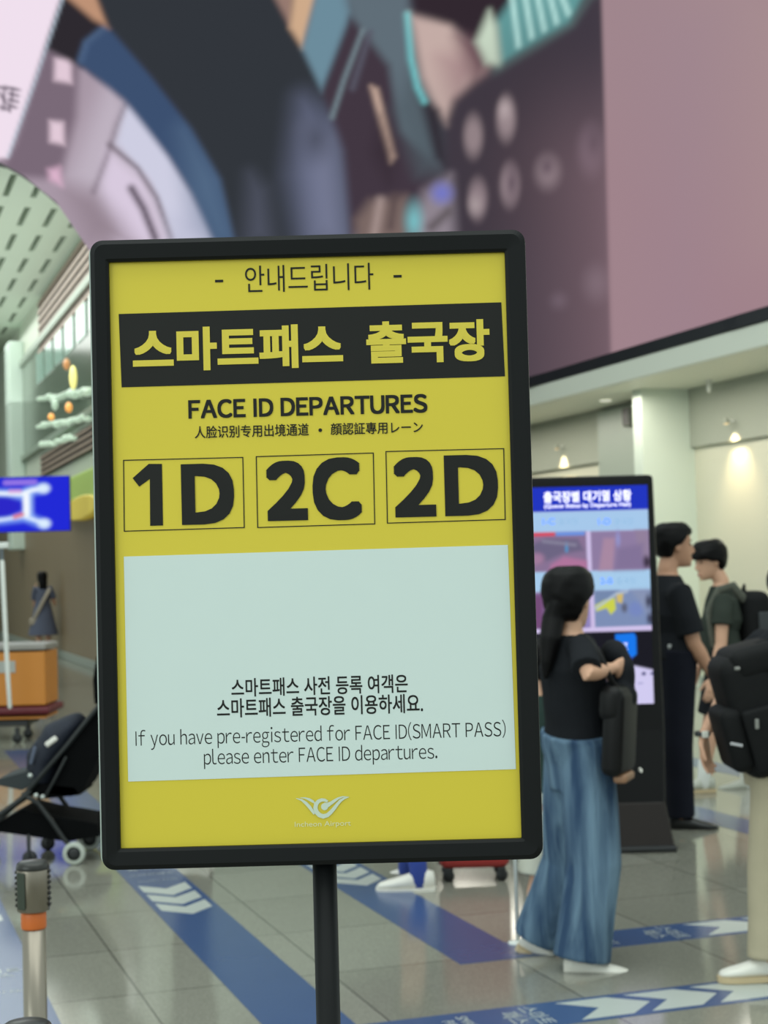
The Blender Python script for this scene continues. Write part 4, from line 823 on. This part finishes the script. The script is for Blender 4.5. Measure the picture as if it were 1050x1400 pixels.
person('person in black long sleeves pushing the stroller behind the sign', gG, math.radians(178), 1.68, dict(elL=at(242,868,gG.y-.1), wrL=at(214,886,gG.y+.0), elR=at(244,868,gG.y+.3), wrR=at(214,886,gG.y+.28)), hair='short', top=BLK, bottom=NAVY, long_sleeve=True)

# ================================================================ CART with the orange box, posts, suitcase
gU = ground(20, 1017); YU = gU.y; uo = Vector((at(8,1000,YU).x, YU+.3, 0)); ut = thing('utility_cart', 'orange box cart with red bumper at the left edge', 'cart', uo)
c2 = lambda x, y, d=0: at(x, y, YU) - uo + Vector((0, d, 0))
def cbox(name, x0, y0, x1, y1, d0, d1, material, bev=.01):
    a, b = c2(x0, y1), c2(x1, y0); return obj(name, box(BM(), (a.x, d0, a.z), (b.x, d1, b.z), bev), material, ut)
ORG = mat('orange_cart_panel', (200,128,46), .45, var=.05, scale=3)
cbox('box', -40, 893, 52, 970, 0, .6, ORG); cbox('lid', -41, 882, 53, 893, -.01, .61, mat('grey_cart_lid', (150,146,140), .5), .015)
cbox('bumper', -46, 969, 60, 983, -.05, .66, mat('dark_red_bumper', (96,22,34), .5), .03); cbox('base', -40, 983, 53, 989, 0, .6, ORG, .004); cbox('underframe', -36, 989, 27, 999, .04, .56, BLACK, .008)
cbox('label_plate', -14, 906, 11, 923, -.008, .002, mat('grey_label_plate', (170,172,166), .5), .002)
for x in (-33, 22):
    for d in (.06, .52):
        c_ = c2(x, 1010, d); c_.z = .045; w_ = obj('caster', lathe(BM(), [(.001,-.016), (.045,-.016), (.045,.016), (.001,.016)], n=20, loc=c_, axis='Y'), BLACK, ut, True)
        obj('fork', box(BM(), (c_.x-.02, c_.y-.024, .04), (c_.x+.02, c_.y+.024, c2(0, 996).z)), BLACK, w_)
bm = BM(); tube(bm, [c2(15.5,966,-.06), c2(12.5,920,-.06), c2(5,768,-.06)], [.020,.022,.022], n=14); po = obj('pole', bm, WHITE, ut, True)
obj('pole_head', box(BM(), [a-b for a, b in zip(c2(5,746,-.06), (.13,.03,.03))], [a+b for a, b in zip(c2(0,746,-.06), (.10,.03,.03))], .015), WHITE, po); bm = BM(); tube(bm, [c2(5,768,-.06), c2(4.2,748,-.06)], [.014,.014], n=10); obj('pole_neck', bm, mat('grey_neck', (100,112,120), .4), po)
CHROME = mat('brushed_steel', (142,134,122), .28, metal=.85, var=.1, scale=6, stretch=(30,30,1)); RUB = mat('black_rubber_cap', (20,20,21), .5)
def stanchion(px, ytop, label, orange=True):
    Y = (EYE-.95)*FPX/(ytop - (776-.0262*(px-525))); p = at(px, ytop, Y); t = thing('queue_post', label, 'post', (p.x, Y, 0), 0, 'steel queue posts')
    obj('base', lathe(BM(), [(.001,0), (.17,0), (.17,.012), (.15,.022), (.05,.035), (.001,.036)], n=40), CHROME, t, True)
    obj('tube', lathe(BM(), [(.0255,.03), (.0255,.82)], n=32), CHROME, t, True)
    h_ = obj('belt_head', lathe(BM(), [(.027,.838), (.0355,.842), (.0355,.935), (.034,.939), (.001,.939)], n=32), CHROME, t, True)
    obj('cap', lathe(BM(), [(.0362,.931), (.0366,.934), (.0362,.938), (.034,.944), (.028,.948), (.001,.950)], n=32), mat('dark_grey_cap', (52,52,50), .3, metal=.5), t, True)
    obj('orange_ring', lathe(BM(), [(.0262,.802), (.0275,.806), (.0275,.834), (.0262,.838)], n=32), mat('orange_ring', (206,106,44), .4), t, True)
    bm = BM(); box(bm, (.034,-.012,.848), (.0372,.012,.928), .002, 2, Matrix.Rotation(math.radians(236), 4, 'Z')); obj('belt_clip', bm, mat('dark_green_grey_clip', (62,70,60), .35, metal=.4), h_)
    for a in range(2):
        bm = BM(); mt = Matrix.Rotation(math.radians(180*a), 4, 'Z')
        for z in range(7): box(bm, (.0345,-.009,.850+z*.012), (.0380,.009,.857+z*.012), .0012, 1, mt)
        obj('belt_slot', bm, RUB, h_)
    return t
stanchion(44.5, 1173, 'steel queue post with black cap and orange ring in front of the stroller')
stanchion(36, 1389, 'nearest steel queue post with only its black cap in the bottom left corner')
gR = ground(650, 1207); ro = Vector((gR.x, gR.y+.12, 0)); t = thing('suitcase', 'red rolling suitcase with black wheels seen under the sign', 'suitcase', ro)
RED = mat('red_suitcase_shell', (150,44,42), .35, var=.05)
obj('shell', box(BM(), (-.175,-.11,.065), (.175,.12,.60), .04, 4), RED, t, True)
bm = BM(); box(bm, (-.178,-.002,.07), (.178,.008,.603), .003); obj('zip_seam', bm, BLACK, t)
for x in (-.13, .135):
    for y in (-.08, .09):
        w_ = obj('wheel', lathe(BM(), [(.001,-.012), (.028,-.012), (.030,0), (.028,.012), (.001,.012)], n=20, loc=(x,y,.03), axis='Y'), BLACK, t, True); obj('wheel_fork', box(BM(), (x-.018,y-.018,.035), (x+.018,y+.018,.07), .005), BLACK, w_)
bm = BM(); tube(bm, [Vector((-.08,.08,.58)), Vector((-.08,.08,.95)), Vector((-.07,.08,.97)), Vector((.07,.08,.97)), Vector((.08,.08,.95)), Vector((.08,.08,.58))], [.008]*6, n=8); obj('pull_handle', bm, mat('grey_handle_metal', (120,122,124), .3, metal=.8), t, True)
gP = ground(708, 1290); gP.y = gP.y+.0; t = thing('sign_pole', 'thin white pole standing beside the rear shoe of the jeans woman', 'pole', (gP.x, gP.y, 0))
obj('shaft', lathe(BM(), [(.008,.01), (.008,1.1)], n=16), WHITE, t, True); obj('foot', lathe(BM(), [(.001,0), (.04,0), (.04,.006), (.02,.012), (.001,.013)], n=24), WHITE, t, True); obj('knob', ell(BM(), Vector((0,0,1.1)), Vector((.012,.012,.012)), sub=2), WHITE, t, True)
